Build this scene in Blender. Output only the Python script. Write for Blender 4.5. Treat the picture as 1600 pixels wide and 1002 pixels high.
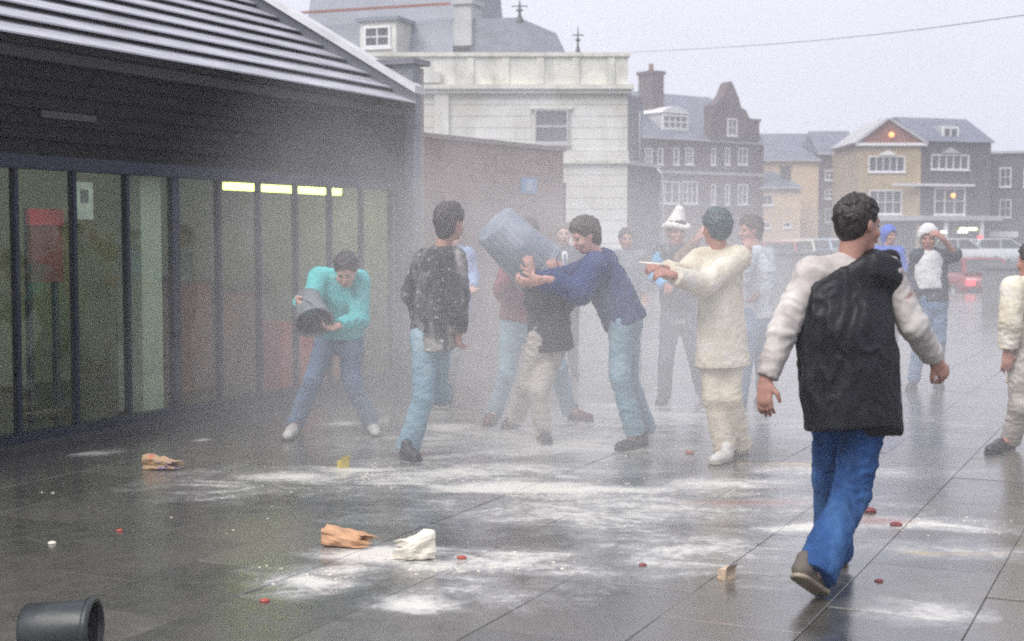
import bpy, math, random
import numpy as np
from mathutils import Vector, Matrix

for o in list(bpy.data.objects):
    bpy.data.objects.remove(o)
S = bpy.context.scene
COL = S.collection
R = math.radians
rng = np.random.default_rng(7)
random.seed(7)

# ------------------------------------------------------------------ camera, sky, sun, exposure
FPX, CX, CY, CAMH, HOR = 2222.0, 800.0, 501.0, 1.56, 372.0
PITCH = math.atan((CY - HOR) / FPX)
cam = bpy.data.cameras.new('camera')
cam.sensor_width = 36.0
cam.lens = 36.0 * FPX / 1600.0
cam.clip_start, cam.clip_end = 0.1, 3000
cam.dof.use_dof = True
cam.dof.focus_distance = 9.0
cam.dof.aperture_fstop = 3.4
camo = bpy.data.objects.new('camera', cam)
COL.objects.link(camo)
camo.location = (0, 0, CAMH)
camo.rotation_euler = (math.pi / 2 - PITCH, 0, 0)
S.camera = camo

SUN_EL, SUN_AZ = 52.0, 222.0         # soft light through the cloud, from behind the camera
world = bpy.data.worlds.new('World')
S.world = world
world.use_nodes = True
wn, wl = world.node_tree.nodes, world.node_tree.links
wn.clear()
wout = wn.new('ShaderNodeOutputWorld')
wbg = wn.new('ShaderNodeBackground')
wbg.inputs['Strength'].default_value = 0.10
sky = wn.new('ShaderNodeTexSky')
sky.sky_type = 'NISHITA'
sky.sun_disc = False
sky.sun_elevation = R(SUN_EL)
sky.sun_rotation = R(SUN_AZ)
sky.air_density, sky.dust_density = 1.0, 4.0
wmix = wn.new('ShaderNodeMix')
wmix.data_type = 'RGBA'
wmix.inputs[0].default_value = 0.92
wtc = wn.new('ShaderNodeTexCoord')
wno = wn.new('ShaderNodeTexNoise')
wno.inputs['Scale'].default_value = 1.6
wno.inputs['Detail'].default_value = 5
wrp = wn.new('ShaderNodeValToRGB')
wrp.color_ramp.elements[0].position = 0.3
wrp.color_ramp.elements[1].position = 0.7
wl.new(wtc.outputs['Generated'], wno.inputs['Vector'])
wl.new(wno.outputs['Fac'], wrp.inputs['Fac'])
wcl = wn.new('ShaderNodeMix')         # cloud deck: grey to near-white
wcl.data_type = 'RGBA'
wcl.inputs[6].default_value = (3.55, 3.6, 4.25, 1)
wcl.inputs[7].default_value = (4.7, 4.7, 5.25, 1)
wl.new(wrp.outputs['Color'], wcl.inputs[0])
wl.new(sky.outputs['Color'], wmix.inputs[6])
wl.new(wcl.outputs[2], wmix.inputs[7])
wl.new(wmix.outputs[2], wbg.inputs['Color'])
wl.new(wbg.outputs['Background'], wout.inputs['Surface'])

sun = bpy.data.lights.new('sun', 'SUN')
sun.energy = 1.5
sun.angle = R(40)
sun.color = (1.0, 0.97, 0.93)
suno = bpy.data.objects.new('sun', sun)
COL.objects.link(suno)
az, el = R(SUN_AZ), R(SUN_EL)
sdir = Vector((math.sin(az) * math.cos(el), math.cos(az) * math.cos(el), math.sin(el)))
suno.rotation_euler = sdir.to_track_quat('Z', 'Y').to_euler()

S.view_settings.view_transform = 'Standard'
S.view_settings.look = 'None'
S.view_settings.exposure = 1.18
S.view_settings.gamma = 1.0
S.cycles.max_bounces = 6
S.cycles.diffuse_bounces = 3
S.cycles.glossy_bounces = 3
S.cycles.transparent_max_bounces = 12
S.cycles.volume_bounces = 2
S.cycles.caustics_reflective = False
S.cycles.caustics_refractive = False
S.cycles.sample_clamp_indirect = 4.0
S.cycles.filter_width = 2.0
S.cycles.use_denoising = False
S.cycles.use_adaptive_sampling = True
S.cycles.adaptive_threshold = 0.02
S.cycles.volume_step_rate = 2.0

# ------------------------------------------------------------------ placing helpers
_f = Vector((0, math.cos(PITCH), -math.sin(PITCH)))
_u = Vector((0, math.sin(PITCH), math.cos(PITCH)))
_r = Vector((1, 0, 0))
CP = Vector((0, 0, CAMH))

def ray(px, py):
    return _f + _r * ((px - CX) / FPX) + _u * ((CY - py) / FPX)

def at(px, py, Y):
    d = ray(px, py)
    return CP + d * (Y / d.y)

def ground(px, py, z=0.0):
    d = ray(px, py)
    return CP + d * ((z - CAMH) / d.z)

def proj(p):
    v = Vector(p) - CP
    zc = v.dot(_f)
    return (CX + FPX * v.dot(_r) / zc, CY - FPX * v.dot(_u) / zc, zc)

TER = [(-50, -0.45), (39, -0.45), (44, -0.4), (50, -0.2), (60, 0.15), (100, 0.2), (3000, 0.2)]
def terrain(y):
    for (a, za), (b, zb) in zip(TER, TER[1:]):
        if y <= b:
            return za + (zb - za) * (y - a) / (b - a)
    return 0.2

def tag(o, label=None, cat=None, group=None, kind=None):
    if label: o['label'] = label
    if cat: o['category'] = cat
    if group: o['group'] = group
    if kind: o['kind'] = kind
    return o

def empty(name, loc=(0, 0, 0), rz=0.0):
    o = bpy.data.objects.new(name, None)
    COL.objects.link(o)
    o.location = loc
    o.rotation_euler = (0, 0, rz)
    o.empty_display_size = 0.1
    return o

def link(name, me, mat, parent=None, loc=None, rot=None):
    o = bpy.data.objects.new(name, me)
    COL.objects.link(o)
    if mat is not None and not me.materials:
        me.materials.append(mat)
    if parent is not None: o.parent = parent
    if loc is not None: o.location = loc
    if rot is not None: o.rotation_euler = rot
    return o

def np_mesh(name, V, F, smooth=True):
    me = bpy.data.meshes.new(name)
    V = np.asarray(V, np.float32)
    F = np.asarray(F, np.int32)
    n = F.shape[1]
    me.vertices.add(len(V)); me.vertices.foreach_set('co', V.ravel())
    me.loops.add(F.size); me.loops.foreach_set('vertex_index', F.ravel())
    me.polygons.add(len(F))
    me.polygons.foreach_set('loop_start', np.arange(0, F.size, n, dtype=np.int32))
    me.polygons.foreach_set('loop_total', np.full(len(F), n, np.int32))
    me.polygons.foreach_set('use_smooth', np.full(len(F), smooth))
    me.update(calc_edges=True)
    me.validate()
    return me

class MB:
    """collects simple solids, links them as one mesh object"""
    def __init__(s): s.v, s.f, s.sm = [], [], []
    def add(s, v, f, smooth=False):
        n = len(s.v)
        s.v += [tuple(p) for p in v]
        s.f += [tuple(n + i for i in q) for q in f]
        s.sm += [smooth] * len(f)
        return s
    def box(s, x0, x1, y0, y1, z0, z1):
        v = [(x0,y0,z0),(x1,y0,z0),(x1,y1,z0),(x0,y1,z0),(x0,y0,z1),(x1,y0,z1),(x1,y1,z1),(x0,y1,z1)]
        return s.add(v, [(0,3,2,1),(4,5,6,7),(0,1,5,4),(1,2,6,5),(2,3,7,6),(3,0,4,7)])
    def prism(s, poly, y0, y1):      # poly in xz, counter-clockwise seen from -y
        n = len(poly)
        v = [(x, y0, z) for x, z in poly] + [(x, y1, z) for x, z in poly]
        f = [tuple(range(n)), tuple(range(2*n-1, n-1, -1))]
        f += [(i, i+n, (i+1)%n+n, (i+1)%n) for i in range(n)]
        return s.add(v, f)
    def prismx(s, poly, x0, x1):     # poly in yz
        n = len(poly)
        v = [(x0, y, z) for y, z in poly] + [(x1, y, z) for y, z in poly]
        f = [tuple(range(n-1, -1, -1)), tuple(range(n, 2*n))]
        f += [(i, (i+1)%n, (i+1)%n+n, i+n) for i in range(n)]
        return s.add(v, f)
    def tube(s, pts, r, n=8, caps=True):
        pts = [Vector(p) for p in pts]
        rs = r if isinstance(r, (list, tuple)) else [r]*len(pts)
        v, f = [], []
        for i, p in enumerate(pts):
            t = (pts[min(i+1, len(pts)-1)] - pts[max(i-1, 0)]).normalized()
            a = t.orthogonal().normalized() if i == 0 else (a - t*a.dot(t)).normalized()
            b = t.cross(a)
            for k in range(n):
                q = 2*math.pi*k/n
                v.append(p + (a*math.cos(q) + b*math.sin(q))*rs[i])
        for i in range(len(pts)-1):
            for k in range(n):
                f.append((i*n+k, i*n+(k+1)%n, (i+1)*n+(k+1)%n, (i+1)*n+k))
        if caps:
            f.append(tuple(range(n-1, -1, -1)))
            f.append(tuple((len(pts)-1)*n+k for k in range(n)))
        return s.add(v, f, True)
    def lathe(s, prof, n=32, rib=None):   # prof: (r, z)
        v, f = [], []
        for r, z in prof:
            for k in range(n):
                q = 2*math.pi*k/n
                rr = r*(1 + (rib(k) if rib else 0))
                v.append((rr*math.cos(q), rr*math.sin(q), z))
        for i in range(len(prof)-1):
            for k in range(n):
                f.append((i*n+k, i*n+(k+1)%n, (i+1)*n+(k+1)%n, (i+1)*n+k))
        return s.add(v, f, True)
    def mesh(s, name):
        me = bpy.data.meshes.new(name)
        me.from_pydata(s.v, [], s.f)
        me.polygons.foreach_set('use_smooth', s.sm)
        me.update()
        return me
    def build(s, name, mat, parent=None, loc=None, rot=None):
        return link(name, s.mesh(name), mat, parent, loc, rot)

# ------------------------------------------------------------------ materials
def new_mat(name):
    m = bpy.data.materials.new(name)
    m.use_nodes = True
    nt = m.node_tree
    return m, nt.nodes, nt.links, nt.nodes['Principled BSDF']

def noise(n, l, vec, scale, detail=4, rough=0.55, dist=0.0):
    t = n.new('ShaderNodeTexNoise')
    t.inputs['Scale'].default_value = scale
    t.inputs['Detail'].default_value = detail
    t.inputs['Roughness'].default_value = rough
    t.inputs['Distortion'].default_value = dist
    if vec is not None: l.new(vec, t.inputs['Vector'])
    return t.outputs['Fac']

def ramp(n, l, fac, p0, p1, c0=(0,0,0,1), c1=(1,1,1,1)):
    r = n.new('ShaderNodeValToRGB')
    r.color_ramp.elements[0].position, r.color_ramp.elements[1].position = p0, p1
    r.color_ramp.elements[0].color, r.color_ramp.elements[1].color = c0, c1
    l.new(fac, r.inputs['Fac'])
    return r.outputs['Color']

def mixc(n, l, fac, a, b, mode='MIX'):
    m = n.new('ShaderNodeMix')
    m.data_type = 'RGBA'
    m.blend_type = mode
    for i, v in ((0, fac), (6, a), (7, b)):
        if isinstance(v, (int, float)): m.inputs[i].default_value = v
        elif isinstance(v, (tuple, list)): m.inputs[i].default_value = tuple(v)[:3] + (1,)
        else: l.new(v, m.inputs[i])
    return m.outputs[2]

def mth(n, l, op, a, b=0.0, c=0.0):
    m = n.new('ShaderNodeMath')
    m.operation = op
    for i, v in enumerate((a, b, c)):
        if isinstance(v, (int, float)): m.inputs[i].default_value = v
        else: l.new(v, m.inputs[i])
    return m.outputs[0]

def bump(n, l, b, h, strength, dist=0.01):
    k = n.new('ShaderNodeBump')
    k.inputs['Strength'].default_value = strength
    k.inputs['Distance'].default_value = dist
    l.new(h, k.inputs['Height'])
    l.new(k.outputs['Normal'], b.inputs['Normal'])
    return k

def mat(name, col, rough=0.6, var=0.18, scale=6.0, bs=40.0, bst=0.15, bdist=0.01, spec=0.5, metal=0.0, stretch=None,
        stains=(), coat=0.0, rvar=0.1):
    """principled with two-scale colour variation, roughness variation and fine relief; stains = [(colour, scale, lo, hi, (sx,sy,sz))]"""
    m, n, l, b = new_mat(name)
    tc = n.new('ShaderNodeTexCoord')
    vec = tc.outputs['Object']
    if stretch:
        mp = n.new('ShaderNodeMapping')
        mp.inputs['Scale'].default_value = stretch
        l.new(vec, mp.inputs['Vector'])
        vec = mp.outputs['Vector']
    lo = tuple(c*(1-var) for c in col); hi = tuple(min(1, c*(1+var)) for c in col)
    f = noise(n, l, vec, scale, 6, 0.6)
    c = mixc(n, l, ramp(n, l, f, 0.3, 0.7), lo, hi)
    for i, st in enumerate(stains):
        scol, ssc, p0, p1 = st[:4]
        mp = n.new('ShaderNodeMapping')
        mp.inputs['Location'].default_value = (3.1*i, 1.7*i, 0.4*i)
        if len(st) > 4: mp.inputs['Scale'].default_value = st[4]
        l.new(tc.outputs['Object'], mp.inputs['Vector'])
        c = mixc(n, l, ramp(n, l, noise(n, l, mp.outputs['Vector'], ssc, 5, 0.62, 0.4), p0, p1), c, scol)
    l.new(c, b.inputs['Base Color'])
    b.inputs['Metallic'].default_value = metal
    b.inputs['Specular IOR Level'].default_value = spec
    b.inputs['Coat Weight'].default_value = coat
    l.new(ramp(n, l, f, 0.25, 0.75, (max(0, rough-rvar),)*3+(1,), (min(1, rough+rvar),)*3+(1,)), b.inputs['Roughness'])
    bump(n, l, b, noise(n, l, vec, bs, 4), bst, bdist)
    return m

def emit(name, col, strength):
    m, n, l, b = new_mat(name)
    b.inputs['Base Color'].default_value = col + (1,)
    b.inputs['Emission Color'].default_value = col + (1,)
    b.inputs['Emission Strength'].default_value = strength
    return m

def glass(name, tint=(0.8, 0.85, 0.85), refl=1.0, dirt=0.1):
    m, n, l, b = new_mat(name)
    n.remove(b)
    out = n['Material Output']
    tr = n.new('ShaderNodeBsdfTransparent'); tr.inputs['Color'].default_value = tint + (1,)
    gl = n.new('ShaderNodeBsdfGlossy'); gl.inputs['Roughness'].default_value = 0.04
    df = n.new('ShaderNodeBsdfDiffuse'); df.inputs['Color'].default_value = (0.5, 0.5, 0.48, 1)
    fr = n.new('ShaderNodeFresnel'); fr.inputs['IOR'].default_value = 1.5
    mx = n.new('ShaderNodeMixShader'); mx2 = n.new('ShaderNodeMixShader')
    tc = n.new('ShaderNodeTexCoord')
    dn = ramp(n, l, noise(n, l, tc.outputs['Object'], 3.0, 5, 0.6, 0.5), 0.4, 0.8, (dirt*0.3,)*3+(1,), (dirt*1.6,)*3+(1,))
    l.new(mth(n, l, 'MULTIPLY', fr.outputs[0], refl), mx.inputs[0])
    l.new(tr.outputs[0], mx.inputs[1]); l.new(gl.outputs[0], mx.inputs[2])
    l.new(dn, mx2.inputs[0]); l.new(mx.outputs[0], mx2.inputs[1]); l.new(df.outputs[0], mx2.inputs[2])
    l.new(mx2.outputs[0], out.inputs['Surface'])
    return m

def brickmat(name, c1, c2, mortar, scale=1.0, rough=0.75, bw=0.225, rh=0.075):
    m, n, l, b = new_mat(name)
    tc = n.new('ShaderNodeTexCoord')
    mp = n.new('ShaderNodeMapping')
    mp.inputs['Rotation'].default_value = (R(90), 0, 0)
    l.new(tc.outputs['Object'], mp.inputs['Vector'])
    br = n.new('ShaderNodeTexBrick')
    br.inputs['Color1'].default_value = c1 + (1,); br.inputs['Color2'].default_value = c2 + (1,)
    br.inputs['Mortar'].default_value = mortar + (1,)
    br.inputs['Scale'].default_value = scale
    br.inputs['Mortar Size'].default_value = 0.008
    br.inputs['Brick Width'].default_value = bw; br.inputs['Row Height'].default_value = rh
    l.new(mp.outputs['Vector'], br.inputs['Vector'])
    f = noise(n, l, tc.outputs['Object'], 0.9, 6, 0.6)
    c = mixc(n, l, 0.55, br.outputs['Color'], ramp(n, l, f, 0.3, 0.72, (0.45,)*3+(1,), (1.2,)*3+(1,)), 'MULTIPLY')
    l.new(c, b.inputs['Base Color'])
    b.inputs['Roughness'].default_value = rough
    bump(n, l, b, br.outputs['Fac'], -0.5, 0.006)
    return m

M = {}
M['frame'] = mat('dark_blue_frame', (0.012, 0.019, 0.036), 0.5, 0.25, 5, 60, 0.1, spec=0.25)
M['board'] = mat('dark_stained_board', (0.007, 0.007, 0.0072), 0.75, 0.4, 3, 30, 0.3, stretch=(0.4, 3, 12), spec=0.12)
M['slat'] = mat('wet_roof_slat', (0.42, 0.42, 0.46), 0.34, 0.25, 2.5, 25, 0.25, stretch=(0.6, 3, 3), spec=0.7, rvar=0.14)
M['slatdark'] = mat('roof_underlay', (0.02, 0.02, 0.025), 0.7)
M['coping'] = mat('pale_coping', (0.55, 0.55, 0.56), 0.5, 0.2, 2)
M['darkwall'] = mat('dark_render', (0.03, 0.031, 0.036), 0.6, 0.25, 2)
M['pillar'] = mat('slate_grey_cladding', (0.13, 0.135, 0.16), 0.5, 0.25, 2.5)
M['pillarside'] = mat('brown_cladding', (0.26, 0.22, 0.20), 0.6, 0.2, 2.5)
M['glass'] = glass('shop_glass', (0.90, 0.94, 0.88), 0.10, 0.010)
M['roomwall'] = mat('interior_wall', (0.55, 0.53, 0.45), 0.7, 0.35, 0.9, 10, 0.1)
M['roomfloor'] = mat('interior_floor', (0.10, 0.10, 0.085), 0.35, 0.2, 1)
M['column'] = mat('pale_green_column', (0.62, 0.66, 0.55), 0.55, 0.1, 2)
M['red'] = mat('red_panel', (0.72, 0.04, 0.05), 0.45, 0.15, 2)
M['redbrown'] = mat('rust_panel', (0.24, 0.06, 0.04), 0.6, 0.3, 3)
M['orange'] = mat('orange_panel', (0.55, 0.18, 0.05), 0.5, 0.15, 3)
M['paper'] = mat('poster_paper', (0.55, 0.58, 0.55), 0.6, 0.3, 12)
M['tube'] = emit('fluorescent_tube', (0.85, 1.0, 0.2), 2.8)
M['brickwall'] = brickmat('boundary_brick', (0.30, 0.18, 0.14), (0.22, 0.13, 0.10), (0.26, 0.22, 0.19))
M['bluesign'] = mat('blue_sign', (0.12, 0.28, 0.50), 0.4, 0.1, 4)
M['white'] = mat('white_stucco', (0.72, 0.73, 0.69), 0.7, 0.12, 0.8, 12, 0.2, stains=[((0.40, 0.40, 0.34), 1.2, 0.5, 0.8, (1, 1, 0.2)), ((0.52, 0.50, 0.42), 0.35, 0.42, 0.7)])
M['whitestone'] = mat('cream_stone', (0.66, 0.66, 0.58), 0.7, 0.18, 1.2, 12, 0.3, stains=[((0.28, 0.29, 0.24), 1.0, 0.5, 0.75, (1, 1, 0.4)), ((0.55, 0.47, 0.25), 2.0, 0.6, 0.8, (0.6, 1, 1.2))])
M['slate'] = mat('slate_roof', (0.20, 0.22, 0.26), 0.45, 0.25, 0.9, 6, 0.4, stretch=(1, 1, 2.5))
M['slate2'] = mat('dark_slate_roof', (0.13, 0.145, 0.19), 0.45, 0.25, 0.7, 6, 0.4, stretch=(1, 1, 2.5))
M['brick_dark'] = brickmat('dark_purple_brick', (0.115, 0.06, 0.058), (0.085, 0.046, 0.05), (0.12, 0.10, 0.10))
M['brick_grey'] = brickmat('grey_brown_brick', (0.10, 0.085, 0.09), (0.085, 0.07, 0.08), (0.12, 0.11, 0.11))
M['brick_yellow'] = brickmat('yellow_brick', (0.50, 0.38, 0.20), (0.44, 0.33, 0.17), (0.42, 0.36, 0.27))
M['brick_red'] = brickmat('red_tile_hanging', (0.33, 0.12, 0.08), (0.27, 0.10, 0.07), (0.2, 0.09, 0.07))
M['cream'] = mat('cream_render', (0.62, 0.47, 0.30), 0.7, 0.1, 0.6, stains=[((0.5, 0.36, 0.24), 0.8, 0.55, 0.8)])
M['trim'] = mat('white_paint', (0.75, 0.75, 0.74), 0.5, 0.06, 3)
M['trimdull'] = mat('weathered_trim', (0.42, 0.42, 0.42), 0.6, 0.15, 2)
M['pane'] = mat('window_pane', (0.05, 0.055, 0.06), 0.08, 0.3, 1.5, 3, 0.05, spec=0.8)
M['lamp'] = emit('warm_lamp', (1.0, 0.42, 0.12), 0.8)
M['lamp2'] = emit('shop_tube', (0.95, 0.95, 0.45), 2.0)
M['redlight'] = emit('tail_light', (1.0, 0.06, 0.08), 1.0)
M['iron'] = mat('black_iron', (0.05, 0.05, 0.055), 0.5, 0.2, 4)
M['concrete'] = mat('damp_concrete', (0.17, 0.17, 0.175), 0.55, 0.25, 1.2, 20, 0.3)
M['tarmac'] = mat('wet_tarmac', (0.055, 0.055, 0.06), 0.22, 0.25, 0.5, 30, 0.3, bdist=0.02, rvar=0.12)

# ------------------------------------------------------------------ paving: wet slabs with spilt flour
UX = Vector((math.sin(R(25.3)), math.cos(R(25.3)), 0))      # along the shop front
NX = Vector((-UX.y, UX.x, 0))                               # into the building
W0 = Vector((-3.62, 10.06, 0))

def slab_material():
    m, n, l, b = new_mat('wet_paving')
    geo = n.new('ShaderNodeNewGeometry')
    P = geo.outputs['Position']
    oi = n.new('ShaderNodeObjectInfo')
    big = noise(n, l, P, 0.55, 5, 0.6, 0.3)
    fine = noise(n, l, P, 9.0, 6, 0.65)
    grain = noise(n, l, P, 120.0, 3, 0.6)
    base = mixc(n, l, ramp(n, l, fine, 0.3, 0.7), (0.050, 0.048, 0.044), (0.098, 0.093, 0.084))
    base = mixc(n, l, ramp(n, l, big, 0.4, 0.65), base, (0.105, 0.096, 0.078))
    tone = mth(n, l, 'MULTIPLY_ADD', oi.outputs['Random'], 0.5, 0.75)
    cmb = n.new('ShaderNodeCombineColor')
    for i in range(3): l.new(tone, cmb.inputs[i])
    base = mixc(n, l, 1.0, base, cmb.outputs[0], 'MULTIPLY')
    def blob(px, py, rx, ry, rot=0.0):
        c = ground(px, py)
        mp = n.new('ShaderNodeMapping'); mp.vector_type = 'TEXTURE'
        mp.inputs['Location'].default_value = c
        mp.inputs['Rotation'].default_value = (0, 0, R(rot))
        mp.inputs['Scale'].default_value = (rx, ry, 1)
        l.new(P, mp.inputs['Vector'])
        g = n.new('ShaderNodeTexGradient'); g.gradient_type = 'QUADRATIC_SPHERE'
        l.new(mp.outputs[0], g.inputs[0])
        g2 = n.new('ShaderNodeTexGradient'); g2.gradient_type = 'SPHERICAL'
        l.new(mp.outputs[0], g2.inputs[0])
        return g2.outputs['Fac']
    def region(lst):
        acc = None
        for q in lst:
            f = mth(n, l, 'MULTIPLY', blob(*q[:5]), q[5])
            acc = f if acc is None else mth(n, l, 'MAXIMUM', acc, f)
        return acc
    flour = region([
        (790, 762, 1.11, 0.37, 5, 1.15), (900, 765, 1.15, 0.32, -3, 1.1), (1130, 755, 0.74, 0.46, 8, 0.9), (700, 740, 1.90, 1.25, 10, 0.8),
        (850, 690, 1.90, 1.65, 0, 1), (985, 700, 0.41, 0.28, 0, 1), (700, 668, 0.41, 0.70, 0, 0.95), (540, 661, 0.27, 0.28, 0, 1),
        (470, 745, 0.74, 0.46, 15, 0.9), (560, 735, 0.74, 0.41, 8, 0.95), (150, 708, 0.29, 0.23, 25, 0.85), (315, 688, 0.11, 0.16, 0, 1),
        (600, 868, 0.49, 0.37, -8, 1.25), (690, 885, 0.53, 0.25, -5, 1.05), (470, 905, 0.37, 0.46, 20, 0.95), (520, 890, 0.45, 0.30, 10, 1),
        (660, 943, 0.34, 0.23, -10, 1.1), (800, 880, 0.74, 0.51, 5, 0.85), (760, 920, 0.57, 0.57, 0, 0.6), (1250, 825, 0.41, 0.28, 0, 0.95),
        (1080, 860, 0.90, 0.95, 0, 0.7), (1450, 820, 0.74, 0.28, -14, 0.95), (1500, 860, 0.66, 0.34, -5, 0.7), (1440, 955, 0.33, 0.34, 0, 0.75),
        (960, 790, 1.90, 1.15, 0, 0.75), (360, 760, 0.74, 0.85, 20, 0.55), (1300, 735, 1.15, 0.46, 0, 0.7), (1010, 650, 3.00, 2.35, 0, 0.75),
    ])
    mps = n.new('ShaderNodeMapping'); mps.inputs['Scale'].default_value = (0.6, 1.0, 1.0); mps.inputs['Rotation'].default_value = (0, 0, R(12)); l.new(P, mps.inputs['Vector'])
    spl = noise(n, l, mps.outputs['Vector'], 2.6, 8, 0.66, 1.1)
    spl2 = noise(n, l, P, 14.0, 6, 0.7, 0.5)
    lump = mth(n, l, 'ADD', mth(n, l, 'MULTIPLY', spl, 0.65), mth(n, l, 'MULTIPLY', spl2, 0.35))
    fm = mth(n, l, 'ADD', mth(n, l, 'MULTIPLY', flour, 0.60), mth(n, l, 'MULTIPLY', mth(n, l, 'SUBTRACT', lump, 0.5), 1.7))
    fm = mth(n, l, 'MULTIPLY', fm, mth(n, l, 'GREATER_THAN', flour, 0.02))
    mask = ramp(n, l, mth(n, l, 'ADD', fm, mth(n, l, 'MULTIPLY', mth(n, l, 'SUBTRACT', noise(n, l, P, 34.0, 4, 0.7), 0.5), 0.42)), 0.26, 0.56)
    wash = ramp(n, l, fm, 0.04, 0.42, (0, 0, 0, 1), (0.62, 0.62, 0.62, 1))
    base = mixc(n, l, wash, base, (0.46, 0.46, 0.46))
    base = mixc(n, l, mth(n, l, 'MULTIPLY', mask, 0.92), base, (0.68, 0.66, 0.60))
    yel = region([(1240, 725, 0.7, 0.14, 0, 1.0), (1010, 712, 0.5, 0.1, 0, 0.6), (1480, 865, 0.6, 0.1, 0, 0.7), (600, 725, 0.7, 0.2, 0, 0.45)])
    ym = ramp(n, l, mth(n, l, 'ADD', mth(n, l, 'MULTIPLY', yel, 0.5), mth(n, l, 'SUBTRACT', lump, 0.5)), 0.15, 0.42)
    base = mixc(n, l, mth(n, l, 'MULTIPLY', ym, 0.75), base, (0.50, 0.36, 0.14))
    redr = region([(1150, 785, 0.7, 0.25, 0, 0.9), (1375, 815, 0.35, 0.18, 0, 1.1), (1120, 975, 0.6, 0.2, 0, 0.5), (1200, 765, 0.6, 0.2, 10, 0.6), (235, 900, 0.5, 0.2, 0, 0.45)])
    rm = ramp(n, l, mth(n, l, 'ADD', mth(n, l, 'MULTIPLY', redr, 0.5), mth(n, l, 'SUBTRACT', lump, 0.5)), 0.18, 0.45)
    base = mixc(n, l, mth(n, l, 'MULTIPLY', rm, 0.7), base, (0.20, 0.05, 0.04))
    l.new(base, b.inputs['Base Color'])
    wet = ramp(n, l, mth(n, l, 'ADD', mth(n, l, 'MULTIPLY', big, 0.6), mth(n, l, 'MULTIPLY', fine, 0.4)), 0.36, 0.62, (0.09,)*3+(1,), (0.40,)*3+(1,))
    l.new(mixc(n, l, mask, wet, (0.7, 0.7, 0.7)), b.inputs['Roughness'])
    b.inputs['Specular IOR Level'].default_value = 0.85
    b.inputs['Coat Weight'].default_value = 0.45
    b.inputs['Coat Roughness'].default_value = 0.2
    h = mth(n, l, 'ADD', mth(n, l, 'MULTIPLY', fine, 0.6), mth(n, l, 'ADD', mth(n, l, 'MULTIPLY', grain, 0.12), mth(n, l, 'MULTIPLY', mask, 0.8)))
    k_ = bump(n, l, b, h, 0.32, 0.007)
    l.new(k_.outputs['Normal'], b.inputs['Coat Normal'])
    return m

M['slab'] = slab_material()
M['joint'] = mat('wet_joint', (0.045, 0.045, 0.042), 0.5, 0.2, 6)

gr = MB()
ys = [-60, 39, 44, 50, 60, 100, 2500]
gv = []
for y in ys: gv += [(-1500, y, terrain(y)), (1500, y, terrain(y))]
gr.add(gv, [(2*i, 2*i+1, 2*i+3, 2*i+2) for i in range(len(ys)-1)])
tag(gr.build('road', M['tarmac']), 'wet grey road and car park beyond the paved square', None, None, 'structure')
pl = MB().box(-40, 40, -30, 40, -0.6, -0.009)
plaza = pl.build('pavement', M['joint'])
tag(plaza, 'wet dark paved square strewn with flour', None, None, 'structure')

SL, SW = 0.9, 0.59
def bevel_slab(lx, ly, h, bv):
    m = MB()
    a, c = lx/2, ly/2
    v = [(-a,-c,-h),(a,-c,-h),(a,c,-h),(-a,c,-h),(-a,-c,-bv),(a,-c,-bv),(a,c,-bv),(-a,c,-bv),
         (-a+bv,-c+bv,0),(a-bv,-c+bv,0),(a-bv,c-bv,0),(-a+bv,c-bv,0)]
    f = [(0,1,5,4),(1,2,6,5),(2,3,7,6),(3,0,4,7),(4,5,9,8),(5,6,10,9),(6,7,11,10),(7,4,8,11),(8,9,10,11)]
    return m.add(v, f)
slab_me = bevel_slab(SL-0.004, SW-0.004, 0.05, 0.002).mesh('paving_slab')
slab_me.materials.append(M['slab'])
far_slabs = MB()
ang = math.atan2(UX.y, UX.x)
# joint line seen from (780,965) towards (955,885) fixes the row offset
q0 = ground(780, 965)
r0 = (q0 - W0).dot(NX)
near = []
for i in range(-70, 70):
    for k in range(-60, 60):
        s = (k + 0.5*(i % 2)) * SL + 0.2
        r = r0 + (i + 0.5) * SW
        if r > -0.06 - SW/2 and -4 < s < 6.0: continue        # under the shop front
        c = W0 + UX*s + NX*r
        if c.y < 3 or c.y > 39.5 or abs(c.x) > 22: continue
        px, py, zc = proj(c)
        if -140 < px < 1740 and py < 1120 and zc < 15.5: near.append((zc, c))
        elif zc < 30: far_slabs.add([(c + UX*x + NX*y + Vector((0, 0, z))) for x, y, z in bevel_slab(SL-0.012, SW-0.012, 0.03, 0.006).v], [(4,5,9,8),(5,6,10,9),(6,7,11,10),(7,4,8,11),(8,9,10,11)])
        else: far_slabs.add([(c + UX*x + NX*y) for x, y in ((-SL/2, -SW/2), (SL/2, -SW/2), (SL/2, SW/2), (-SL/2, SW/2))], [(0,1,2,3)])
near.sort(key=lambda t: t[0])
for zc, c in near[:300]:
    o = link('paving_slab', slab_me, None, plaza, c + Vector((0, 0, random.uniform(-0.002, 0.002))),
             (R(random.gauss(0, 0.16)), R(random.gauss(0, 0.12)), ang))
for zc, c in near[300:]:
    far_slabs.add([(c + UX*x + NX*y + Vector((0, 0, z))) for x, y, z in bevel_slab(SL-0.012, SW-0.012, 0.03, 0.006).v], [(4,5,9,8),(5,6,10,9),(6,7,11,10),(7,4,8,11),(8,9,10,11)])
tag(far_slabs.build('distant_paving', M['slab'], plaza), kind='stuff')

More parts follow.
